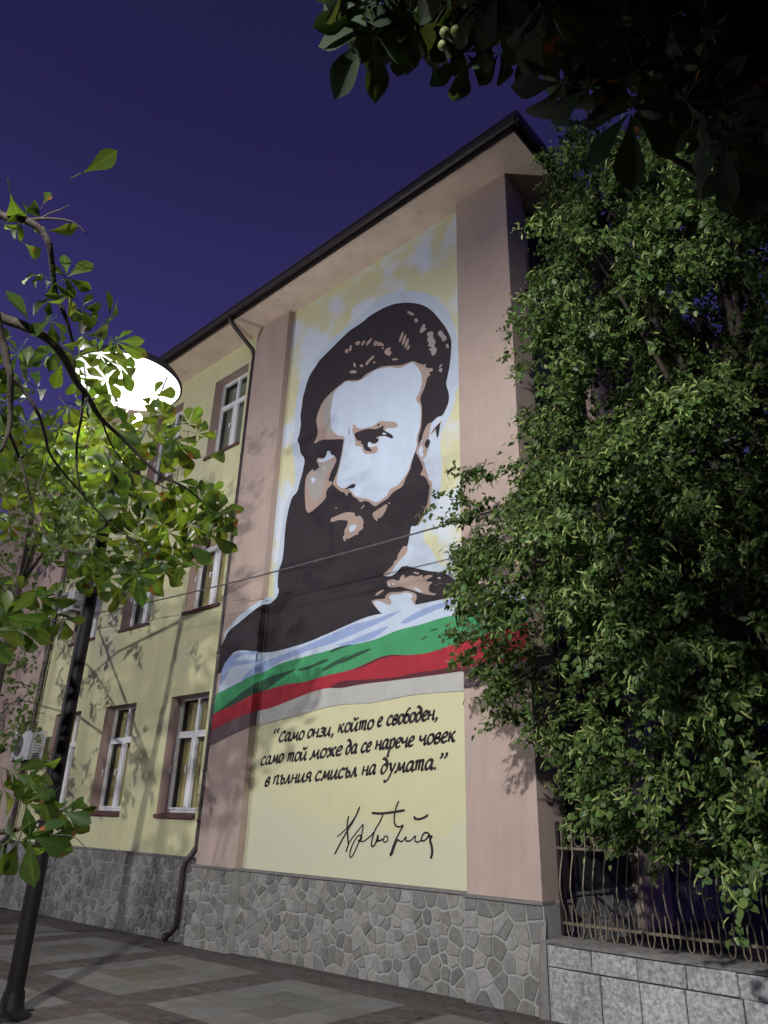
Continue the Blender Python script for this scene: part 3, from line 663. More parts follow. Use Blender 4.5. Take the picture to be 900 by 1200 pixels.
# glyphs: strokes in units of the x-height, advance last
G = {
'с': ([[(.62,.86),(.48,1.0),(.26,.94),(.08,.6),(.06,.25),(.2,.02),(.42,.02),(.6,.18)]], .72),
'С': ([[(.75,1.05),(.62,1.22),(.4,1.2),(.14,.8),(.06,.35),(.22,.02),(.5,.04),(.72,.22)]], .84),
'а': ([[(.62,.84),(.46,1.0),(.24,.9),(.06,.5),(.1,.12),(.24,.02),(.44,.2),(.62,.7)],[(.68,1.0),(.62,.5),(.62,.1),(.7,.0),(.84,.14)]], .88),
'м': ([[(.0,.06),(.1,.0),(.22,.2),(.34,1.0)],[(.34,1.0),(.42,.5),(.5,.12)],[(.5,.12),(.72,.6),(.88,1.0)],[(.88,1.0),(.84,.5),(.88,.06),(.98,.0),(1.06,.12)]], 1.10),
'о': ([[(.4,1.0),(.2,.92),(.06,.5),(.12,.1),(.3,.0),(.5,.12),(.64,.5),(.58,.88),(.4,1.0)]], .74),
'н': ([[(.12,1.0),(.1,.5),(.04,.0)],[(.06,.46),(.6,.56)],[(.64,1.0),(.6,.5),(.6,.08),(.7,.0),(.8,.12)]], .84),
'з': ([[(.1,.88),(.28,1.0),(.5,.94),(.5,.7),(.26,.54)],[(.26,.54),(.52,.46),(.56,.2),(.36,.0),(.14,.02),(.02,.16)]], .66),
'и': ([[(.1,1.0),(.04,.4),(.1,.04),(.26,.04),(.44,.3),(.6,.8)],[(.66,1.0),(.6,.4),(.62,.06),(.74,.0),(.84,.14)]], .90),
'й': ([[(.1,1.0),(.04,.4),(.1,.04),(.26,.04),(.44,.3),(.6,.8)],[(.66,1.0),(.6,.4),(.62,.06),(.74,.0),(.84,.14)],[(.22,1.56),(.32,1.34),(.5,1.34),(.74,1.56)]], .90),
',': ([[(.14,.12),(.2,.02),(.16,-.16),(.0,-.34)]], .34),
'к': ([[(.14,1.0),(.1,.5),(.04,.0)],[(.08,.44),(.3,.6),(.5,.94),(.66,.98)],[(.28,.56),(.42,.2),(.56,.0),(.72,.1)]], .78),
'т': ([[(.0,.86),(.1,1.0),(.14,.7),(.08,.0)],[(.12,.7),(.28,1.0),(.42,.9),(.38,.0)],[(.42,.7),(.58,1.0),(.74,.9),(.7,.2),(.76,.0),(.88,.1)]], .98),
'е': ([[(.1,.46),(.4,.56),(.56,.76),(.46,1.0),(.26,.94),(.08,.6),(.06,.25),(.2,.02),(.42,.02),(.6,.18)]], .70),
'в': ([[(.08,.5),(.3,.56),(.54,.74),(.52,.96),(.34,1.02),(.14,.8),(.06,.4),(.1,.06),(.3,-.02),(.52,.1),(.56,.36),(.42,.5),(.22,.52)]], .72),
'б': ([[(.4,.92),(.18,.86),(.05,.5),(.1,.1),(.28,.0),(.5,.12),(.6,.5),(.48,.82),(.3,.86),(.14,.7),(.2,1.2),(.4,1.5),(.66,1.62)]], .70),
'д': ([[(.5,.84),(.3,.96),(.1,.7),(.06,.25),(.2,.0),(.4,.08),(.58,.44),(.62,.9),(.5,1.3),(.3,1.56),(.1,1.62),(.0,1.5)]], .78),
'п': ([[(.1,1.0),(.1,.5),(.04,.0)],[(.08,.62),(.3,.96),(.52,1.0),(.56,.8),(.5,.3),(.56,.02),(.68,.0),(.78,.12)]], .84),
'ъ': ([[(.0,.88),(.16,1.0),(.24,.96)],[(.24,1.0),(.18,.5),(.18,.08)],[(.18,.5),(.4,.58),(.56,.4),(.5,.08),(.3,-.02),(.16,.08)]], .68),
'л': ([[(.0,.06),(.1,.0),(.24,.3),(.42,1.0)],[(.42,1.0),(.46,.5),(.52,.08),(.62,.0),(.74,.14)]], .80),
'я': ([[(.0,.02),(.12,.06),(.3,.46)],[(.6,.46),(.3,.46),(.14,.62),(.2,.92),(.42,1.0),(.62,.96)],[(.62,.98),(.58,.5),(.58,.08),(.68,.0),(.78,.12)]], .80),
'ж': ([[(.0,.84),(.16,.98),(.26,.7),(.4,.5),(.3,.3),(.16,.02),(.0,.08)],[(.46,1.0),(.42,.5),(.4,.0)],[(.88,.9),(.74,.98),(.6,.7),(.44,.5),(.58,.3),(.72,.02),(.86,.1)]], .94),
'р': ([[(.1,1.0),(.12,.5),(.04,-.4),(.0,-.92)],[(-.14,-.9),(.16,-.86)],[(.1,.6),(.3,.96),(.5,.98),(.62,.7),(.52,.2),(.3,.0),(.12,.12)]], .74),
'ч': ([[(.06,1.0),(.06,.66),(.2,.48),(.4,.56),(.58,.8)],[(.62,1.0),(.58,.5),(.58,.08),(.68,.0),(.78,.12)]], .82),
'у': ([[(.02,.9),(.14,1.0),(.24,.6),(.3,.16)],[(.66,1.0),(.54,.5),(.36,.0),(.16,-.62),(-.08,-.92),(-.34,-.84)]], .72),
'.': ([[(.06,.1),(.14,.02),(.16,.04)]], .30),
'“': ([[(.16,1.62),(.02,1.4),(.06,1.2),(.1,1.18)],[(.44,1.62),(.3,1.4),(.34,1.2),(.38,1.18)]], .62),
'”': ([[(.1,1.6),(.16,1.5),(.12,1.3),(.0,1.12)],[(.4,1.6),(.46,1.5),(.42,1.3),(.3,1.12)]], .60),
}
quote = MB()
def word(text, a, b, xh=None):
    A = onY(a[0], a[1], DW); B = onY(b[0], b[1], DW)
    adv = sum(G[c][1] for c in text)-.08
    slant = .18; xh = .104 if xh is None else xh
    wx = (B.x-A.x)-slant*xh*.4; sx = wx/adv; u = 0
    for c in text:
        quote = MB()
        for st in G[c][0]:
            pts = []
            for (gx, gy) in catmull(st, 5):
                X = A.x+(u+gx)*sx+slant*xh*(gy-.0); t = (X-A.x)/(B.x-A.x)
                pts.append((X, A.z+(B.z-A.z)*t+gy*xh))
            stroke(quote, pts, .023, (math.radians(38), .5))
        quote.build('letter', P_ink, mural)
        u += G[c][1]
for w_ in [('“',(319.5,869),(327,868)),('Само',(326.6,869.2),(356,866)),('онзи,',(360,864.6),(391,861.2)),('който',(396,858.6),(437.7,853.7)),('е',(442.4,851.3),(448,850.8)),('свободен,',(453.2,849.9),(513,842.3)),
           ('само',(305.5,896.7),(331.8,892.6)),('той',(336.4,892.6),(359.5,890)),('може',(363,889.7),(401,884.4)),('да',(405,883.7),(418.7,882.2)),('се',(423.2,881.7),(434.9,880)),('нарече',(439.9,878.5),(485,873.9)),('човек',(491,873),(534,868.4)),
           ('в',(310.4,921),(315.9,920.6)),('пълния',(320,919),(365,915)),('смисъл',(369.3,914.7),(418.9,909)),('на',(424,908.6),(440.6,906.5)),('думата.',(446,906.5),(512,900.8)),('”',(514,902),(523.5,901))]:
    word(*w_)
sig = MB(); zS = Zc(380, 930, 6.4286)
for pts, w in [((100,325,130,300,170,262,200,225,240,165,270,100),.007), ((185,170,175,240,180,330,185,385),.010), ((270,100,230,190,170,290,120,380,80,458),.010), ((185,385,165,440,190,370,240,300,280,250,295,238,280,320,240,420,210,475,195,470,205,410,240,340,265,315,285,320,280,345,258,355,300,358,350,320,375,290),.0075),
               ((445,160,420,215,385,275,362,350,360,395,380,390,400,340,405,315,408,345,395,360,430,350,448,340),.0085), ((362,146,430,150,520,140,610,125),.012), ((458,325,445,350,460,367,480,350,478,325,460,322,450,335),.0065),
               ((565,58,545,100,532,160,530,215,545,245,575,250,597,240,570,290,535,360,510,430,500,465,515,450,535,390,555,345),.0085), ((555,345,580,362,600,350,620,325,618,355,650,355,680,325,690,325,685,355,710,365,740,345),.007), ((790,300,760,295,740,320,735,350,755,355,780,330,795,305,790,325,815,318),.0085), ((815,318,800,350,812,400,815,450,803,490),.012), ((680,172,690,190,720,192,755,180,785,160),.011)]:
    q = [onY(a, b, DW) for a, b in zS(*pts)]
    stroke(sig, catmull([(v.x, v.z) for v in q], 6), w*1.45, (math.radians(30), .75))
sig.build('signature', P_ink, mural, kind='stuff')

# ------------------------------------------------------------------ air conditioners
def ac(c, label, s=1):
    t = empty('air_conditioner', c, label=label, category='air conditioner', group='outdoor air conditioner units on the left end of the facade')
    w, d, h = .80*s, .30*s, .56*s
    m = MB(); m.box((-w/2, -d/2, 0), (w/2, d/2, h)); o = m.build('casing', M_acw, t)
    b = o.modifiers.new('bevel', 'BEVEL'); b.width = .015; b.segments = 2
    m = MB()
    for k in range(6): m.tube([(-.13+ (0.03+.033*k)*math.cos(a), -d/2-.012, h/2+(0.03+.033*k)*math.sin(a)) for a in [2*math.pi*i/24 for i in range(25)]], .004, 4, False)
    for k in range(8):
        a = math.pi*k/4; m.tube([(-.13, -d/2-.012, h/2), (-.13+.215*math.cos(a), -d/2-.012, h/2+.215*math.sin(a))], .003, 4)
    m.build('fan_grille', M_acd, t)
    m = MB(); m.lathe([(.0, 0), (.21*s, 0)], 24); m.v = [(x-.13, -d/2-.003, y+h/2) for x, y, z in m.v]; m.build('fan_opening', M_acd, t)
    m = MB()
    for k in range(7): m.box((w/2+.001, -.09, .12+k*.05), (w/2+.008, .09, .135+k*.05))
    m.box((w/2+.001, -.07, .05), (w/2+.03, .05, .10)); m.build('side_louvre', M_acd, t)
    m = MB()
    for sx in (-.28, .28): m.box((sx-.02, -d/2, -.03), (sx+.02, d/2+.25, -.001)); m.box((sx-.02, d/2+.21, -.3), (sx+.02, d/2+.25, -.03))
    m.build('bracket', M_brown, t); return t
ac((-15.72, 6.52, 2.50), 'pale boxy air conditioner unit on the wall by the left downpipe, lower of two')
p = onY(80, 718, 6.5); ac((p.x, 6.52, p.z), 'pale air conditioner unit high on the wall, half hidden behind the lit leaves', .8)

# ------------------------------------------------------------------ street lamps
def lamp(x, y, power, label, rz=0, aim=None, off=(0, 0)):
    z0 = gz(x); t = empty('street_lamp', (x, y, z0), label=label, category='street lamp', group='street lamps along the pavement'); t.rotation_euler = (0, 0, rz)
    m = MB(); m.lathe([(.0, 0), (.17, 0), (.17, .03), (.12, .05), (.10, .09), (.092, .16), (.084, .20)], 20); m.build('base', M_pole, t, True)
    m = MB(); m.lathe([(.074, .19), (.070, 2.5), (.066, 4.55), (.075, 4.56), (.075, 4.66), (.066, 4.68), (.0, 4.68)], 20); m.build('pole', M_pole, t, True)
    m = MB(); m.lathe([(.066, 4.68), (.062, 5.38), (.0, 5.40)], 16); m.build('pole_head', M_poleg, t, True)
    ox, oy = off
    for k in range(3):
        m = MB(); a = 2*math.pi*k/3+.5; c, s = math.cos(a), math.sin(a)
        m.tube([(c*.05, s*.05, 5.25), (c*.30+ox*.5, s*.30+oy*.5, 5.45), (c*.50+ox, s*.50+oy, 6.05)], .012, 6)
        m.build('arm', M_poleg, t)
    ox, oy = off; m = MB(); m.lathe([(0, 6.14), (.3, 6.135), (.50, 6.10), (.575, 6.04), (.585, 6.04), (.52, 6.13), (.3, 6.17), (0, 6.18)], 40, (ox, oy, 0)); d = m.build('reflector', [M_disc], t, True)
    m = MB(); m.lathe([(.588, 6.035), (.600, 6.035), (.600, 6.07), (.55, 6.145), (.3, 6.186), (0, 6.192)], 40, (ox, oy, 0)); m.build('reflector_top', M_black, t, True)
    # projector housing on a bracket at the side of the pole
    m = MB(); m.add([(.07,-.16,4.98),(.38,-.16,4.98),(.38,.16,4.98),(.07,.16,4.98),(.09,-.10,5.30),(.29,-.10,5.30),(.29,.10,5.30),(.09,.10,5.30)], [(0,3,2,1),(4,5,6,7),(0,1,5,4),(1,2,6,5),(2,3,7,6),(3,0,4,7)])
    ho = m.build('housing', M_black, t)
    m = MB(); m.tube([(.13+.022*math.cos(a), 0, 4.955+.03*math.sin(a)) for a in [2*math.pi*i/12 for i in range(13)]], .005, 5, False); m.build('hook', M_black, ho)
    m = MB(); m.box((-.30, -.015, 5.22), (-.06, .015, 5.25)); m.box((-.30, -.012, 5.06), (-.28, .012, 5.219)); m.build('bracket', M_poleg, t)
    m = MB(); m.tube([(0, 0, 5.39), (0, 0, 5.45), (0, .15 if off[1] else 0, 5.62), (0, .15 if off[1] else 0, 5.86)], .02, 8); m.build('bulb_stem', M_poleg, t)
    m = MB(); m.lathe([(0, -.07), (.035, -.06), (.055, -.02), (.055, .03), (.035, .065), (0, .075)], 16, (0, .15 if off[1] else 0, 5.92)); m.build('bulb', M_bulb, t, True)
    l = bpy.data.lights.new('lamp_light', 'SPOT' if aim else 'POINT'); l.energy = power; l.color = LAMP_COL; l.shadow_soft_size = .08
    lo = bpy.data.objects.new('lamp_light', l); COL.objects.link(lo); lo.parent = t; lo.location = (0, .15 if off[1] else 0, 5.92)
    if aim:
        l.spot_size = math.radians(120); l.spot_blend = 1
        lo.rotation_euler = (Vector(aim)-Vector((x, y, z0+5.8))).to_track_quat('-Z', 'Y').to_euler()
    return t
lamp(*LAMP_NEAR['pos'], LAMP_NEAR['power'], 'tall dark street lamp with a round white reflector glowing behind chestnut leaves', 0, None, (.46, -.27))
lamp(*LAMP_FILL['pos'], LAMP_FILL['power'], 'added fill lamp built like the street lamps, out of view behind and to the left', 0, None, (.46, -.27))
lamp(*LAMP_BACK['pos'], LAMP_BACK['power'], 'tall dark street lamp on the open pavement behind the photographer', 0, (-6.5, 6.8, 1.6))

# ------------------------------------------------------------------ cable
m = MB(); a = onY(0, 747, 6.15); b = onY(345, 664, 6.15); c = onY(550, 607, 6.15)
dx = (c-b)/(c.x-b.x); pts = []
for k in range(41):
    x = -24+k*.6; t = (x-b.x); p = b+dx*t; pts.append((x, 6.15, p.z+.0035*(x-b.x)*(x-c.x)))
m.tube(pts, .011, 6); o = m.build('overhead_cable', M_cable); o['label'] = 'thin grey cable strung across the mural in front of the facade'; o['category'] = 'cable'

# ------------------------------------------------------------------ garden behind the fence, low wall, iron fence
mb = MB(); mb.box((XC+.06, 7.12, -.4), (20, 40, .52)); mb.build('garden_ground', M_soil, kind='structure')
lw = empty('low_wall', (-3.9, 6.7, 0), label='low wall of pale speckled granite blocks under the iron fence', category='wall'); lw.location = (0, 0, 0)
mb = MB(); mb.box((XC+.05, 6.745, -.5), (6, 7.10, .585)); mb.build('mortar_core', M_mortar, lw)
rs = random.Random(3)
def blocks(z0, z1, xs):
    for k in range(len(xs)-1):
        w = xs[k+1]-xs[k]-.008; h = z1-z0-.008; d = .05
        m = MB(); j = lambda: rs.uniform(-.004, .004); b = .007
        fr = [(-w/2,-h/2),(w/2,-h/2),(w/2,h/2),(-w/2,h/2)]
        vs = [(x, 0, z) for x, z in fr]+[(x+j(), -d, z+j()) for x, z in fr]+[(x*(1-2*b/w)+j(), -d-.007, z*(1-2*b/h)+j()) for x, z in fr]
        m.add(vs, [(4,5,1,0),(5,6,2,1),(6,7,3,2),(7,4,0,3),(8,9,5,4),(9,10,6,5),(10,11,7,6),(11,8,4,7),(11,10,9,8)][::1])
        o = m.build('stone_block', M_gran, lw); o.location = ((xs[k]+xs[k+1])/2, 6.75, (z0+z1)/2)
blocks(.41, .585, [-4.02, -3.58, -3.16, -2.75, -2.35, -1.9, -1.45, -1.0, -.55, -.1, .4])
blocks(-.06, .41, [-4.02, -3.51, -3.155, -2.775, -2.33, -1.9, -1.5, -1.05, -.6, -.15, .4])
mb = MB(); n = 60
rows_ = []
for k in range(n):
    x = XC+.055+k*.09
    rows_.append([(x, 6.69+rs.uniform(-.006,.006), .59), (x, 6.685+rs.uniform(-.008,.006), .612+rs.uniform(-.006,.006)), (x, 6.75, .63+rs.uniform(-.008,.008)), (x, 6.9, .635+rs.uniform(-.006,.012)), (x, 7.1, .62)])
vs = [v for r_ in rows_ for v in r_]; fs = []
for k in range(n-1):
    for q in range(4): fs.append((5*k+q, 5*k+5+q, 5*k+6+q, 5*k+1+q))
mb.add(vs, fs); mb.build('coping_mortar', M_ledge, lw)
mb = MB(); mb.add([(XC+.0,6.70,.62),(XC+.07,6.69,.62),(XC+.09,6.66,-.02),(XC+.02,6.62,-.02),(XC-.06,6.72,-.02),(XC+.03,6.8,.86),(XC-.02,6.75,.8)], [(0,3,2,1),(6,4,3,0),(0,1,5,6)]); mb.build('corner_mortar', M_ledge, lw)
fence = empty('iron_fence', (0,0,0), label='low tan iron fence with bellied bars and ring tops on the granite wall', category='fence')
FY = 6.96
z_t, z_b = 1.39, .745
mb = MB(); mb.box((-4.03, FY-.006, z_t-.012), (1.5, FY+.006, z_t+.012)); mb.build('rail', M_iron, fence)
mb = MB(); mb.box((-3.98, FY-.006, z_b-.012), (1.5, FY+.006, z_b+.012)); mb.build('rail', M_iron, fence)
def bar_mesh():
    m = MB()
    m.tube([(0,-.014,z_t+.24),(0,-.014,z_t+.01),(0,-.016,z_t-.05),(-.01,-.055,z_t-.20),(-.012,-.085,z_t-.33),(-.005,-.075,z_t-.45),(.0,-.03,z_b+.10),(0,-.014,z_b),(.0,-.014,z_b-.06),(.012,-.014,z_b-.10),(.028,-.014,z_b-.112),(.044,-.014,z_b-.10),(.056,-.014,z_b-.06)], .0068, 6); return m.mesh('bar', M_iron)
def short_mesh():
    m = MB(); m.tube([(.056,-.014,z_b-.06),(.056,-.014,z_b+.14),(.056,-.014,z_b+.15)], [.0068,.0068,.002], 6); return m.mesh('short_bar', M_iron)
def ring_mesh():
    m = MB(); m.tube([(.056+.046*math.cos(a), -.006, z_t+.066+.046*math.sin(a)) for a in [2*math.pi*i/18 for i in range(19)]], .005, 5, False); return m.mesh('ring', M_iron)
bm_, sm_, rm_ = bar_mesh(), short_mesh(), ring_mesh()
for k in range(40):
    x = -3.93+k*.112
    place('bar', bm_, fence, (x, FY, rs.uniform(-.006,.006)), (rs.uniform(-.01,.01), rs.uniform(-.012,.012), 0))
    place('short_bar', sm_, fence, (x, FY, 0)); place('ring', rm_, fence, (x, FY, 0))
for x in (-4.0, -1.9, .2):
    m = MB(); m.box((x-.016, FY+.01, .6), (x+.016, FY+.042, z_t+.24)); m.build('post', M_brown, fence)

# ------------------------------------------------------------------ leaves
def leaflet(L, W, fold=.12, curl=.15, n=7):
    """one leaflet along +Y, obovate with a pointed tip; returns verts, faces, uvs"""
    vs, fs, uv = [], [], []
    prof = [(0, .04), (.14, .16), (.3, .42), (.48, .78), (.64, 1.0), (.76, .92), (.87, .58), (.95, .2), (1.0, .0)]
    for t, w in prof:
        z = -curl*L*t*t; y = L*t
        vs += [(-W*w, y, z+fold*W*w), (0, y, z), (W*w, y, z+fold*W*w)]; uv += [(-w, t), (0, t), (w, t)]
    for i in range(len(prof)-1):
        o = 3*i; fs += [(o, o+1, o+4, o+3), (o+1, o+2, o+5, o+4)]
    return vs, fs, uv
def chestnut_mesh(nl, seed, droop, m_leaf=None):
    r = random.Random(seed); V, Fc, U = [], [], []
    spread = math.radians({7: 285, 6: 255, 5: 220, 3: 110, 1: 0}[nl])
    for k in range(nl):
        a = (-spread/2+spread*k/(nl-1)) if nl > 1 else 0
        a += r.uniform(-.09, .09); big = 1-.42*abs(a)/math.pi*1.3
        L = .195*big*r.uniform(.9, 1.08); W = L*.215*r.uniform(.9, 1.1)
        vs, fs, uv = leaflet(L, W, r.uniform(.1, .45), r.uniform(.05, .45))
        dr = droop*r.uniform(.5, 1.5); ca, sa = math.cos(a), math.sin(a); tw = r.uniform(-.35, .35)
        o = len(V)
        for x, y, z in vs:
            x, z = x*math.cos(tw)-z*math.sin(tw), x*math.sin(tw)+z*math.cos(tw)
            y2 = y*math.cos(dr)+z*math.sin(dr); z2 = -y*math.sin(dr)+z*math.cos(dr)
            y2 += .008
            V.append((x*ca+y2*sa, -x*sa+y2*ca, z2))
        Fc += [tuple(i+o for i in f) for f in fs]; U += uv
    # leaf stalk
    mb = MB(); mb.tube([(0, 0, 0), (0, -.05, .012), (0, -.11, .05)][:2 if nl == 1 else 3], .0022, 4, False); o = len(V); V += mb.v; Fc += [tuple(i+o for i in f) for f in mb.f]; U += [(0, 0)]*len(mb.v)
    me = bpy.data.meshes.new('leaf'); me.from_pydata(V, [], Fc); me.materials.append(m_leaf or M_chest)
    ul = me.uv_layers.new(name='UVMap'); li = np.zeros(len(me.loops), dtype=np.int32); me.loops.foreach_get('vertex_index', li)
    ul.data.foreach_set('uv', np.array(U, dtype=np.float32)[li].ravel())
    me.polygons.foreach_set('use_smooth', [True]*len(me.polygons)); me.update(); return me
LV = {n: [chestnut_mesh(n, 10*n+s, d) for s, d in enumerate((.25, .55, .85))] for n in (7, 5, 3, 1)}
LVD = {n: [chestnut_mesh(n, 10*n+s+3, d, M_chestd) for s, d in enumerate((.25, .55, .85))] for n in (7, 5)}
def orient(pos, ang, tilt, roll):
    """leaf axis points along screen angle ang (0 right, 90 down) leaning away by tilt; underside or face towards the street"""
    a = math.radians(ang); right = Vector(M[:, 0]); down = Vector(M[:, 1])
    ax = (right*math.cos(a)+down*math.sin(a))
    view = (Vector(pos)-Vector((0, 0, H))).normalized()
    ax = (ax-view*ax.dot(view)).normalized(); y = (ax*math.cos(tilt)+view*math.sin(tilt)).normalized()
    z = -view; z = (z-y*z.dot(y)).normalized(); x = y.cross(z)
    m = Matrix((x, y, z)).transposed() @ Matrix.Rotation(roll, 3, 'Y')
    return m.to_4x4()
def leaf(parent, px, py, dist, ang, n=7, s=1.0, r=rnd, me=None):
    pos = atD(px, py, dist)
    o = bpy.data.objects.new('leaf', me or r.choice(LV[n])); COL.objects.link(o); o.parent = parent
    o.matrix_world = Matrix.Translation(pos) @ orient(pos, ang, r.uniform(-.55, .55), r.uniform(-.6, .6)) @ Matrix.Scale(s, 4)
    return o
def inpoly(p, poly):
    c = False
    for i in range(len(poly)):
        a, b = poly[i], poly[i-1]
        if (a[1] > p[1]) != (b[1] > p[1]) and p[0] < (b[0]-a[0])*(p[1]-a[1])/(b[1]-a[1])+a[0]: c = not c
    return c
def samp(poly, r):
    xs_ = [p[0] for p in poly]; ys_ = [p[1] for p in poly]
    while True:
        p = (r.uniform(min(xs_), max(xs_)), r.uniform(min(ys_), max(ys_)))
        if inpoly(p, poly): return p
def spread(poly, n, r):
    pts = []
    for _ in range(n):
        best = None; bd = -1
        for _ in range(6):
            p = samp(poly, r); d = min([(p[0]-q[0])**2+(p[1]-q[1])**2 for q in pts], default=1e9)
            if d > bd: best, bd = p, d
        pts.append(best)
    return pts
def branch(parent, pts, r0, r1, name='branch', n=7):
    m = MB(); P3 = [atD(*p) for p in pts]
    m.tube(smooth3(P3), [r0+(r1-r0)*k/(3*(len(P3)-1)) for k in range(3*(len(P3)-1)+1)], n); return m.build(name, M_bark, parent, True)
def smooth3(P_):
    Q = [P_[0]*2-P_[1]]+P_+[P_[-1]*2-P_[-2]]; o = []
    for i in range(1, len(Q)-2):
        p0, p1, p2, p3 = Q[i-1:i+3]
        for k in range(3):
            t = k/3; o.append(.5*((2*p1)+(p2-p0)*t+(2*p0-5*p1+4*p2-p3)*t*t+(3*p1-p0-3*p2+p3)*t**3))
    o.append(P_[-1]); return o

# ---- left chestnut
ct = empty('chestnut_tree', (-6.6, .9, gz(-6.6)), label='horse chestnut reaching in from the left in front of the glowing lamp, its leaves backlit', category='tree')
ct.location = (0, 0, 0)
m = MB(); tz = gz(-6.6)
TR = [(-6.6, .9, tz-.05), (-6.58, .92, 1.2), (-6.62, .95, 2.4), (-6.5, 1.05, 3.3), (-6.45, 1.2, 4.2), (-6.5, 1.2, 5.4), (-6.4, 1.1, 6.4)]
m.tube(smooth3([Vector(p) for p in TR]), [.17-.12*k/18 for k in range(19)], 10); m.build('trunk', M_bark, ct, True)
def bfrom(src, pts, r0, r1):
    m = MB(); P3 = [Vector(src)]+[atD(*p) for p in pts]; k = 3*(len(P3)-1)
    m.tube(smooth3(P3), [r0+(r1-r0)*i/k for i in range(k+1)], 7); m.build('branch', M_bark, ct, True)
bfrom(TR[4], [(-60,350,5.4),(0,372,5.3),(30,383,5.3),(60,400,5.3),(78,425,5.5),(88,445,5.7),(103,465,5.9),(118,490,6.2),(145,515,6.5),(185,555,6.7),(215,570,6.7),(240,590,6.7)], .040, .008)
bfrom(TR[5], [(-50,230,5.2),(0,252,5.1),(30,258,5.0),(48,270,5.0),(58,288,5.0),(62,318,5.1),(66,345,5.2),(77,372,5.2),(85,400,5.3)], .030, .010)
bfrom(atD(30,258,5.0), [(55,256,5.0),(85,260,5.0),(102,275,5.0)], .010, .003)
bfrom(atD(45,258,5.0), [(58,250,5.0),(72,245,5.0),(80,241,5.0)], .006, .002)
bfrom(TR[3], [(-40,350,5.0),(0,395,5.0),(8,425,5.0),(12,440,5.0),(12,480,5.1),(10,505,5.1),(0,530,5.1)], .030, .012)
bfrom(atD(13,440,5.0), [(28,458,5.05),(45,485,5.1),(53,510,5.4),(60,535,5.7),(90,572,6.1),(130,615,6.4),(155,632,6.5),(175,660,6.5)], .014, .005)
bfrom(atD(10,505,5.1), [(20,530,5.2),(30,560,5.2),(38,595,5.3),(48,620,5.3),(70,642,5.3),(105,650,5.3)], .011, .004)
bfrom(atD(98,460,5.8), [(95,490,5.9),(90,520,6.0),(91,560,6.1),(100,582,6.2)], .011, .007)
bfrom(atD(112,480,6.05), [(120,495,6.2),(130,520,6.4),(145,542,6.5),(160,555,6.6),(200,575,6.6)], .009, .004)
bfrom(atD(103,465,5.6), [(97,478,5.6),(90,475,5.6),(68,468,5.6)], .006, .002)
bfrom(atD(57,535,5.2), [(50,555,5.2),(45,568,5.2),(46,580,5.2)], .006, .003)
bfrom(TR[2], [(-60,960,4.6),(0,975,4.5),(25,970,4.5),(50,960,4.5),(70,945,4.5)], .020, .004)
bfrom(atD(40,968,4.5), [(60,978,4.5),(85,980,4.5),(100,993,4.4)], .005, .002)
rc = random.Random(21); nl = [0]
def grove(poly, n, d0, d1, smin, smax, angm=None, ns=(7,7,5,5)):
    for p in spread(poly, n, rc):
        if 150 < p[0] < 240 and 400 < p[1] < 490 and rc.random() < .9: continue
        a = rc.uniform(0, 360) if angm is None else angm+rc.uniform(-65, 65)
        leaf(ct, p[0], p[1], rc.uniform(d0, d1), a, rc.choice(ns), 1.12*rc.uniform(smin, smax), rc); nl[0] += 1
grove(P(125,545,180,555,240,560,262,600,240,635,205,665,170,690,125,700,100,670,108,600), 30, 6.7, 7.7, 1.3, 1.6, 70)
grove(P(60,400,125,385,150,410,160,440,195,475,235,500,240,520,170,545,120,520,95,460), 28, 6.6, 7.5, 1.15, 1.45, 60)
grove(P(-25,385,35,400,55,440,40,480,20,520,-25,540), 15, 6.3, 7.2, 1.15, 1.4, 70)
grove(P(-20,500,50,505,105,520,110,560,70,600,45,640,-20,600), 26, 7.4, 8.6, .9, 1.25, 80)
grove(P(70,470,140,500,150,545,90,560,60,520), 20, 7.4, 8.6, .9, 1.1, 80)
grove(P(60,640,110,640,135,665,110,700,80,665), 8, 6.3, 6.9, .8, 1.0, 90)
grove(P(-25,700,20,715,35,740,-25,740), 6, 6.0, 6.6, 1.2, 1.4, 60)
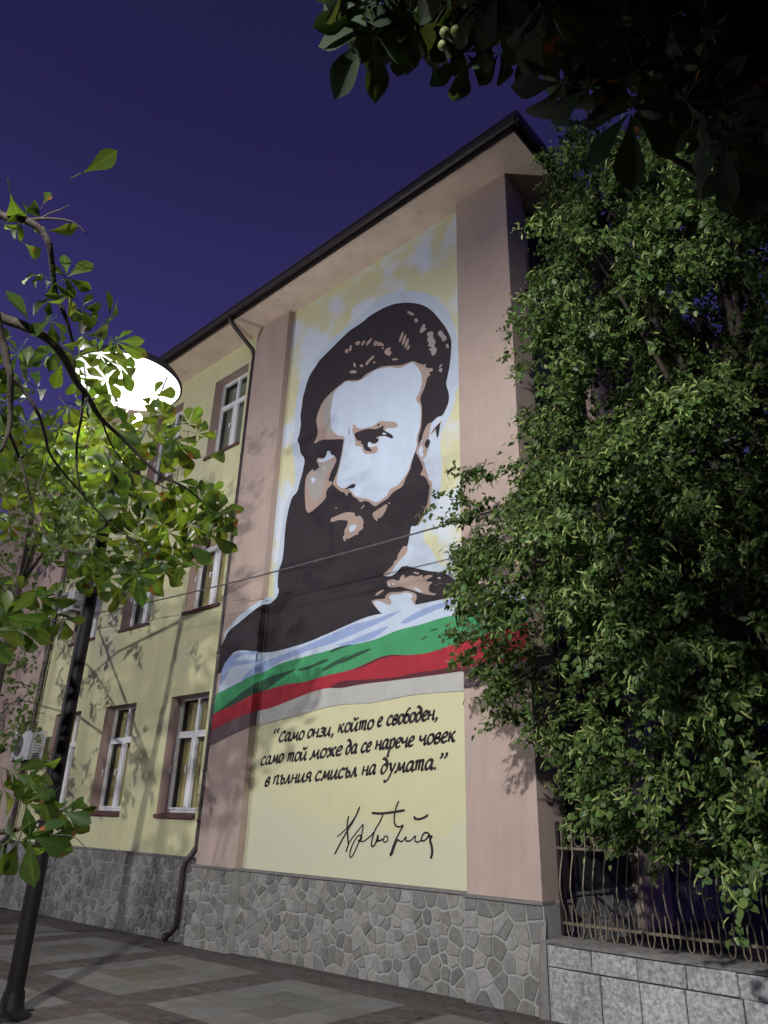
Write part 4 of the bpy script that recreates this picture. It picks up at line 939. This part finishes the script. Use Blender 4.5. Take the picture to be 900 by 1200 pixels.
for px, py, a, n, s, d in [(190,614,-40,7,1.4,6.5),(164,612,190,5,1.3,6.6),(232,508,15,5,1.2,6.8),(243,535,-10,1,1.4,6.6),(236,578,15,3,1.0,6.6),(262,600,60,5,1.35,6.6),(240,588,85,5,1.2,6.6),(228,660,40,3,1.3,6.6),(150,650,100,7,1.2,6.6),(140,690,95,5,1.35,6.5),(205,665,70,5,1.2,6.6),
    (12,225,80,1,1.4,4.9),(95,203,-20,1,1.3,5.0),(25,250,-10,1,1.1,5.0),(31,250,-70,1,.6,5.0),(22,263,140,1,.6,5.0),(33,262,40,1,.7,5.0),(55,270,10,1,.9,5.0),(20,258,60,1,.6,5.0),(5,262,30,3,.6,5.0),(28,285,30,1,.9,5.0),(50,240,-60,1,.6,5.0),
    (46,323,200,3,.85,5.1),(78,325,-30,5,1.0,5.1),(62,330,100,3,1.0,5.1),(80,345,60,5,1.0,5.1),(34,378,-100,1,1.1,5.2),(60,375,150,5,.95,5.2),(128,372,-25,3,1.15,5.3),(105,375,200,5,.95,5.3),(95,360,60,5,.9,5.2),(60,350,170,3,.9,5.2),
    (15,673,30,5,1.5,6.4),(40,690,35,5,1.4,6.6),(68,697,70,5,1.35,6.6),(75,725,70,3,1.4,6.6),(48,700,20,3,1.25,6.6),(10,700,60,3,1.6,6.3),(60,720,100,3,1.2,6.6),
    (15,905,20,5,1.0,4.6),(35,915,30,5,.95,4.5),(5,925,60,5,1.0,4.6),(30,940,20,3,.95,4.4),(22,985,110,5,1.3,4.3),(35,978,95,5,1.3,4.3),(5,990,130,3,1.2,4.3),(72,950,10,5,.9,4.5),(80,955,60,5,.85,4.5),(60,935,120,3,.8,4.6),(55,980,-5,1,.8,4.5),(45,895,10,3,.8,4.7)]:
    leaf(ct, px, py, d, a, n, s, rc); nl[0] += 1

# ---- chestnut overhead at the right, dark against the sky
cr = empty('chestnut_tree', (0,0,0), label='near horse chestnut overhanging the top right corner, a nearly black canopy', category='tree')
m = MB(); TR2 = [(2.6, 1.3, -.02), (2.62, 1.32, 1.6), (2.55, 1.35, 3.0), (2.3, 1.5, 4.0), (1.9, 1.6, 4.8), (1.6, 1.6, 5.6)]
m.tube(smooth3([Vector(p) for p in TR2]), [.22-.13*k/15 for k in range(16)], 10); m.build('trunk', M_bark, cr, True)
ro = random.Random(33)
topP = P(395,-60,400,5,425,50,480,40,520,60,560,55,600,30,640,60,660,95,700,90,740,115,800,150,850,185,900,215,960,240,960,-60)
for a_, b_ in (((760,-40,3.6),(500,10,3.2)), ((860,60,3.8),(640,60,3.2)), ((960,200,3.8),(780,180,3.2)), ((900,-60,4.2),(700,-20,3.4))):
    m = MB(); P3 = [Vector(TR2[3]), atD(*a_), atD(*b_)]; m.tube(smooth3(P3), [.06-.05*k/6 for k in range(7)], 6); m.build('branch', M_bark, cr, True)
cnt = 0
for p in spread(topP, 190, ro):
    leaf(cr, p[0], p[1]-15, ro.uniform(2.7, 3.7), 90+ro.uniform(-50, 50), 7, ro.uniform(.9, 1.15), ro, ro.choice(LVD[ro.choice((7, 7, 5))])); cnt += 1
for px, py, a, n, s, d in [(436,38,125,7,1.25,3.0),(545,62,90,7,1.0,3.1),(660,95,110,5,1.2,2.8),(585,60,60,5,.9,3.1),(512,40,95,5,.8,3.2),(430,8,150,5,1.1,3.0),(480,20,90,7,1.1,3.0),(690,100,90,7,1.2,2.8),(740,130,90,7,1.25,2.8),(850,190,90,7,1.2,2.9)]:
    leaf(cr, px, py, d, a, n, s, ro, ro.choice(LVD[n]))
# fruits
for px, py in ((519,53),(521,38),(534,36)):
    m = MB(); q = atD(px, py, 2.65); m.lathe([(0,-.016),(.011,-.012),(.016,0),(.011,.012),(0,.016)], 10, q); m.build('fruit', M_fruit, cr, True)
# unseen rest of that tree, leaves added to block the back lamp, one mesh
V, Fc = [], []
src = []
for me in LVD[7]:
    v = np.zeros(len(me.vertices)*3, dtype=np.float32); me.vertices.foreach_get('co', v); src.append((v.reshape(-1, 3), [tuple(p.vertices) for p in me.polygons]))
blob = []
LB = Vector((LAMP_BACK['pos'][0], LAMP_BACK['pos'][1], 5.75))
def on_street(p):        # would this leaf stand between the back lamp and the open facade or the near lime foliage
    if p.y < LB.y+.2: return True
    t = (6.3-LB.y)/(p.y-LB.y); q = LB+(p-LB)*t
    return q.x < -.95 and -2 < q.z < 12
def shade_block(cx, cy, cz, rx, ry, rz, n):
    for _ in range(n):
        while True:
            u = Vector((ro.uniform(-1,1), ro.uniform(-1,1), ro.uniform(-1,1)))
            if u.length < 1: break
        p = Vector((cx+u.x*rx, cy+u.y*ry, cz+u.z*rz)); q = proj(p)
        c = M.T @ np.array([p.x, p.y, p.z-H])
        if c[2] > 0 and -150 < q[0] < 1050 and -150 < q[1] < 1330: continue
        if on_street(p): continue
        blob.append(p)
shade_block(.35, -.35, 4.8, 1.7, 1.25, .8, 900); shade_block(.9, 1.2, 5.3, 1.6, 1.6, .9, 400); shade_block(1.4, 2.4, 4.6, 1.2, 1.5, 1.6, 300)
def along(target, n, lo, hi, free=False):  # strings added shading leaves along the ray from the back lamp
    for _ in range(n):
        p = LB.lerp(target, ro.uniform(lo, hi))+Vector([ro.uniform(-.12, .12) for _ in range(3)])
        q = proj(p); c = M.T @ np.array([p.x, p.y, p.z-H])
        if c[2] > 0 and -140 < q[0] < 1040 and -140 < q[1] < 1300: continue
        if not on_street(p) or free: blob.append(p)
for o in [o for o in cr.children if o.name.startswith('leaf')]: along(o.matrix_world.translation, 5, .45, .86)
for p in spread(P(820,250,1100,100,1100,1150,880,1150,860,700), 230, ro): along(onY(p[0], p[1], 5.4), 2, .3, .6)  # unseen leaves put in to darken the right side of the lime
for p in blob:
    vs, fs = ro.choice(src); e = Matrix.Rotation(ro.uniform(0, 6.28), 3, 'Z') @ Matrix.Rotation(ro.uniform(-.7, .3), 3, 'X')
    o = len(V); V.extend([tuple(e @ Vector(map(float, v)) * 1.25 + p) for v in vs]); Fc.extend([tuple(i+o for i in f) for f in fs])
me = bpy.data.meshes.new('shade_crown'); me.from_pydata(V, [], Fc); me.materials.append(M_chestd); o = bpy.data.objects.new('shade_crown', me); COL.objects.link(o); o.parent = cr; o['kind'] = 'stuff'

# ---- lime trees with many small leaves
def lime_crown(name, sprays, m_leaf, leafsize, seed, bract=True, per=26, tw=.42, parent=None, m_br=None):
    r = np.random.default_rng(seed)
    C = []; D = []
    T = []
    for (c, out, s) in sprays:
        nt_ = 5
        for _ in range(nt_):
            d = np.array(out)+r.normal(0, .55, 3); d[2] = d[2]*.6-.05; d /= np.linalg.norm(d)
            L_ = tw*s*r.uniform(.6, 1.2); st = np.array(c)+r.normal(0, .07, 3)
            n = int(per*s*r.uniform(.7, 1.2)); t = r.uniform(.05, 1, n)
            p = st+np.outer(t*L_, d); p[:, 2] -= .38*L_*t**2*1.3; p += r.normal(0, .028, (n, 3)); C.append(p); D.append(np.tile(d, (n, 1))); T.append((st, d, L_))
    C = np.concatenate(C); D = np.concatenate(D); n = len(C)
    tip = D*.5+r.normal(0, .5, (n, 3)); tip[:, 2] -= .65; tip /= np.linalg.norm(tip, axis=1)[:, None]
    up = D*.7+r.normal(0, .6, (n, 3)); up[:, 2] += .5
    nr = up-tip*(up*tip).sum(1)[:, None]; nr /= np.linalg.norm(nr, axis=1)[:, None]; sd = np.cross(tip, nr)
    s = leafsize*r.uniform(.65, 1.25, n)[:, None]
    v = np.stack([C, C+tip*s*.25+sd*s*.40+nr*s*.10, C+tip*s*.62+sd*s*.34+nr*s*.05, C+tip*s*1.05-nr*s*.12, C+tip*s*.62-sd*s*.34+nr*s*.05, C+tip*s*.25-sd*s*.40+nr*s*.10, C+tip*s*.55-nr*s*.03], 1).reshape(-1, 3)
    b = (np.arange(n)*7)[:, None]
    quads = np.concatenate([b+np.array([[0,1,2,6]]), b+np.array([[6,2,3,3]]), b+np.array([[0,6,4,5]]), b+np.array([[6,3,4,4]])], 1).reshape(-1, 4)
    loops = []; me = bpy.data.meshes.new(name)
    # quads 0,2 stay; 1,3 are triangles
    q = quads.reshape(n, 4, 4); 
    flat = np.concatenate([q[:, 0], q[:, 1, :3], q[:, 2], q[:, 3, :3]], 1).ravel(); tot = np.tile([4, 3, 4, 3], n); 
    me.vertices.add(len(v)); me.vertices.foreach_set('co', v.ravel().astype(np.float32)); me.loops.add(len(flat)); me.loops.foreach_set('vertex_index', flat.astype(np.int32))
    me.polygons.add(len(tot)); me.polygons.foreach_set('loop_start', np.concatenate([[0], np.cumsum(tot)[:-1]]).astype(np.int32)); me.polygons.foreach_set('loop_total', tot.astype(np.int32))
    me.materials.append(m_leaf); me.update(); me.validate()
    o = bpy.data.objects.new('leaf_crown', me); COL.objects.link(o); o.parent = parent; o['kind'] = 'stuff'
    if bract:
        k = int(n*.26); idx = r.choice(n, k, replace=False); c = C[idx]+r.normal(0, .02, (k, 3))
        d = D[idx]*.4+r.normal(0, .5, (k, 3)); d[:, 2] -= .5; d /= np.linalg.norm(d, axis=1)[:, None]
        u = D[idx]*.6+r.normal(0, .5, (k, 3)); u -= d*(u*d).sum(1)[:, None]; u /= np.linalg.norm(u, axis=1)[:, None]; w = np.cross(d, u)
        L_ = (.066*r.uniform(.7, 1.25, k))[:, None]; ww = .0068
        c = c+D[idx]*.045
        v = np.stack([c-w*ww*.5, c+w*ww*.5, c+d*L_*.5+w*ww+u*L_*.14, c+d*L_*.5-w*ww+u*L_*.14, c+d*L_+w*ww*.5+u*L_*.02, c+d*L_-w*ww*.5+u*L_*.02], 1).reshape(-1, 3)
        b = (np.arange(k)*6)[:, None]; f = np.concatenate([b+np.array([[0,1,2,3]]), b+np.array([[3,2,4,5]])], 1).reshape(-1, 4)
        me = bpy.data.meshes.new('bracts'); me.from_pydata(v.tolist(), [], f.tolist()); me.materials.append(m_br); o = bpy.data.objects.new('flower_bracts', me); COL.objects.link(o); o.parent = parent; o['kind'] = 'stuff'
    # twigs
    tm = MB()
    for st, d, L_ in T[::2]:
        st = Vector(st); d = Vector(d); tm.tube([st-d*.12, st+d*L_*.5-Vector((0,0,.12*L_)), st+d*L_-Vector((0,0,.5*L_))], [.006, .004, .0015], 3, False)
    tm.build('twig', M_bark, parent, kind='stuff')
lt = empty('lime_tree', (0,0,0), label='big leafy lime tree with pale bracts hiding the corner of the building', category='tree')
base = Vector((-1.5, 8.0, .5)); m = MB()
LT = [base, Vector((-1.52, 7.95, 1.5)), Vector((-1.6, 7.9, 2.8)), Vector((-1.65, 7.85, 4.4)), Vector((-1.75, 7.8, 6.2)), Vector((-1.8, 7.7, 8.2))]
m.tube(smooth3(LT), [.19-.15*k/15 for k in range(16)], 10); m.build('trunk', M_bark, lt, True)
rl = random.Random(9)
outl = P(668,185,672,160,690,152,705,160,720,175,760,155,820,145,900,165,1000,150,1080,300,1100,700,1060,1000,960,1040,880,985,800,960,730,955,705,935,692,905,665,885,660,860,660,825,628,825,600,830,595,800,590,765,585,735,568,720,560,700,558,660,570,640,590,610,570,585,585,570,612,556,632,535,636,500,638,440,648,410,646,340,652,300,656,240,664,205)
sprays = []
for Yl, n in ((5.3, 240), (5.9, 260), (6.8, 260), (7.9, 260), (9.2, 160)):
    for p in spread(outl, n, rl):
        hole = noise.noise(Vector((p[0]*.016, p[1]*.016, Yl*.25)))
        if (hole < -.17 and Yl < 6.5) or (hole < -.33 and Yl < 7.5): continue
        left = p[0] < 645
        if p[1] > 880 and Yl < 7.5 and rl.random() < .35: continue
        if p[1] > 780 and p[0] < 800 and Yl > 6.5 and rl.random() < .6: continue
        if Yl > 7.5 and p[0] < 680: continue
        Y = Yl+rl.uniform(-.3, .3)-.9*hole*(Yl < 7)
        if left: Y = min(Y, 6.35) if Yl < 6.5 else rl.uniform(5.7, 6.4)
        q = onY(p[0], p[1], Y)
        if Y > 6.2 and q.x < XC+.35:
            q = onY(p[0], p[1], 6.05)
        if q.z > 6.5 and Y > 5.9 and q.x < -3.3: q = onY(p[0], p[1], rl.uniform(5.3, 5.8))
        o_ = Vector((q.x+1.6, q.y-7.6, .3)).normalized()
        sprays.append((tuple(q), tuple(o_*.8), 1.0 if not left else .75))
for p in spread(P(705,175,760,170,820,150,1000,160,1040,640,860,620,780,420,720,300), 150, rl):
    q = onY(p[0], p[1], rl.uniform(7.6, 10.5)); sprays.append((tuple(q), (.2, -.5, .2), 1.25))
# hanging sprigs at the left fringe
for p in [(545,556,5.9),(560,550,5.9),(540,590,5.9),(555,600,5.9),(575,595,6.0),(530,605,5.85),(612,372,6.0),(622,378,6.0),(622,425,6.0),(548,735,5.9),(552,760,5.9),(590,815,6.0),(600,835,6.0),(607,800,6.0),(660,880,6.1),(585,745,6.0),(600,770,6.0),(615,760,6.0),(610,735,6.0),(590,720,6.0),(595,690,6.0),(620,790,6.0),(545,650,5.9),(560,640,5.9),(555,680,5.9),(705,950,6.2),(720,965,6.3),(745,980,6.3),(765,985,6.3),(785,990,6.4),(800,975,6.3),(820,990,6.3),(845,1000,6.3),(870,1010,6.2),(735,955,6.2),(775,965,6.2),(628,840,6.0),(585,780,6.0),(575,700,6.0)]:
    q = onY(*p); sprays.append((tuple(q), (-.7, -.3, .1), .42))
lime_crown('lime', sprays, M_lime, .052, 4, True, 46, .42, lt, M_bract)
for k in range(12):
    c, _, _ = rl.choice(sprays[:500]); a = LT[rl.choice((2, 3, 4))]; c = Vector(c); mid = a.lerp(c, .5)+Vector((0, 0, .35)); m = MB()
    m.tube(smooth3([a, mid, c]), [.055-.045*i/6 for i in range(7)], 6); m.build('branch', M_bark, lt, True)
# ---- background tree on the left
bt = empty('broadleaf_tree', (0,0,0), label='small-leaved tree at the left edge, standing between the lamp and the far wing', category='tree')
m = MB(); BT = [Vector((-12.6, 4.6, -.15)), Vector((-12.6, 4.6, 1.5)), Vector((-12.5, 4.5, 3)), Vector((-12.3, 4.4, 5)), Vector((-12.2, 4.3, 6.5))]
m.tube(smooth3(BT), [.12-.09*k/12 for k in range(13)], 8); m.build('trunk', M_bark, bt, True)
sp2 = []; rb = random.Random(17)
for poly, n, Y0, Y1 in ((P(20,505,60,495,120,530,125,600,110,640,60,640,40,560), 34, 3.1, 3.9), (P(-120,520,40,540,95,560,100,600,75,650,40,650,0,640,-120,700), 70, 3.6, 4.9), (P(-120,640,20,650,60,700,55,760,30,800,40,850,0,880,-120,900), 60, 4.6, 5.6)):
    for p in spread(poly, n, rb):
        q = onY(p[0], p[1], rb.uniform(Y0, Y1)); sp2.append((tuple(q), (.4, -.6, .1), .8))
lime_crown('small', sp2, M_limeb, .075, 8, False, 16, .45, bt)
for k in range(8):
    c, _, _ = rb.choice(sp2); a = BT[rb.choice((2, 3))]; c = Vector(c); m = MB(); m.tube([a, a.lerp(c, .5)+Vector((0, 0, .2)), c], [.035, .02, .008], 6); m.build('branch', M_bark, bt, True)
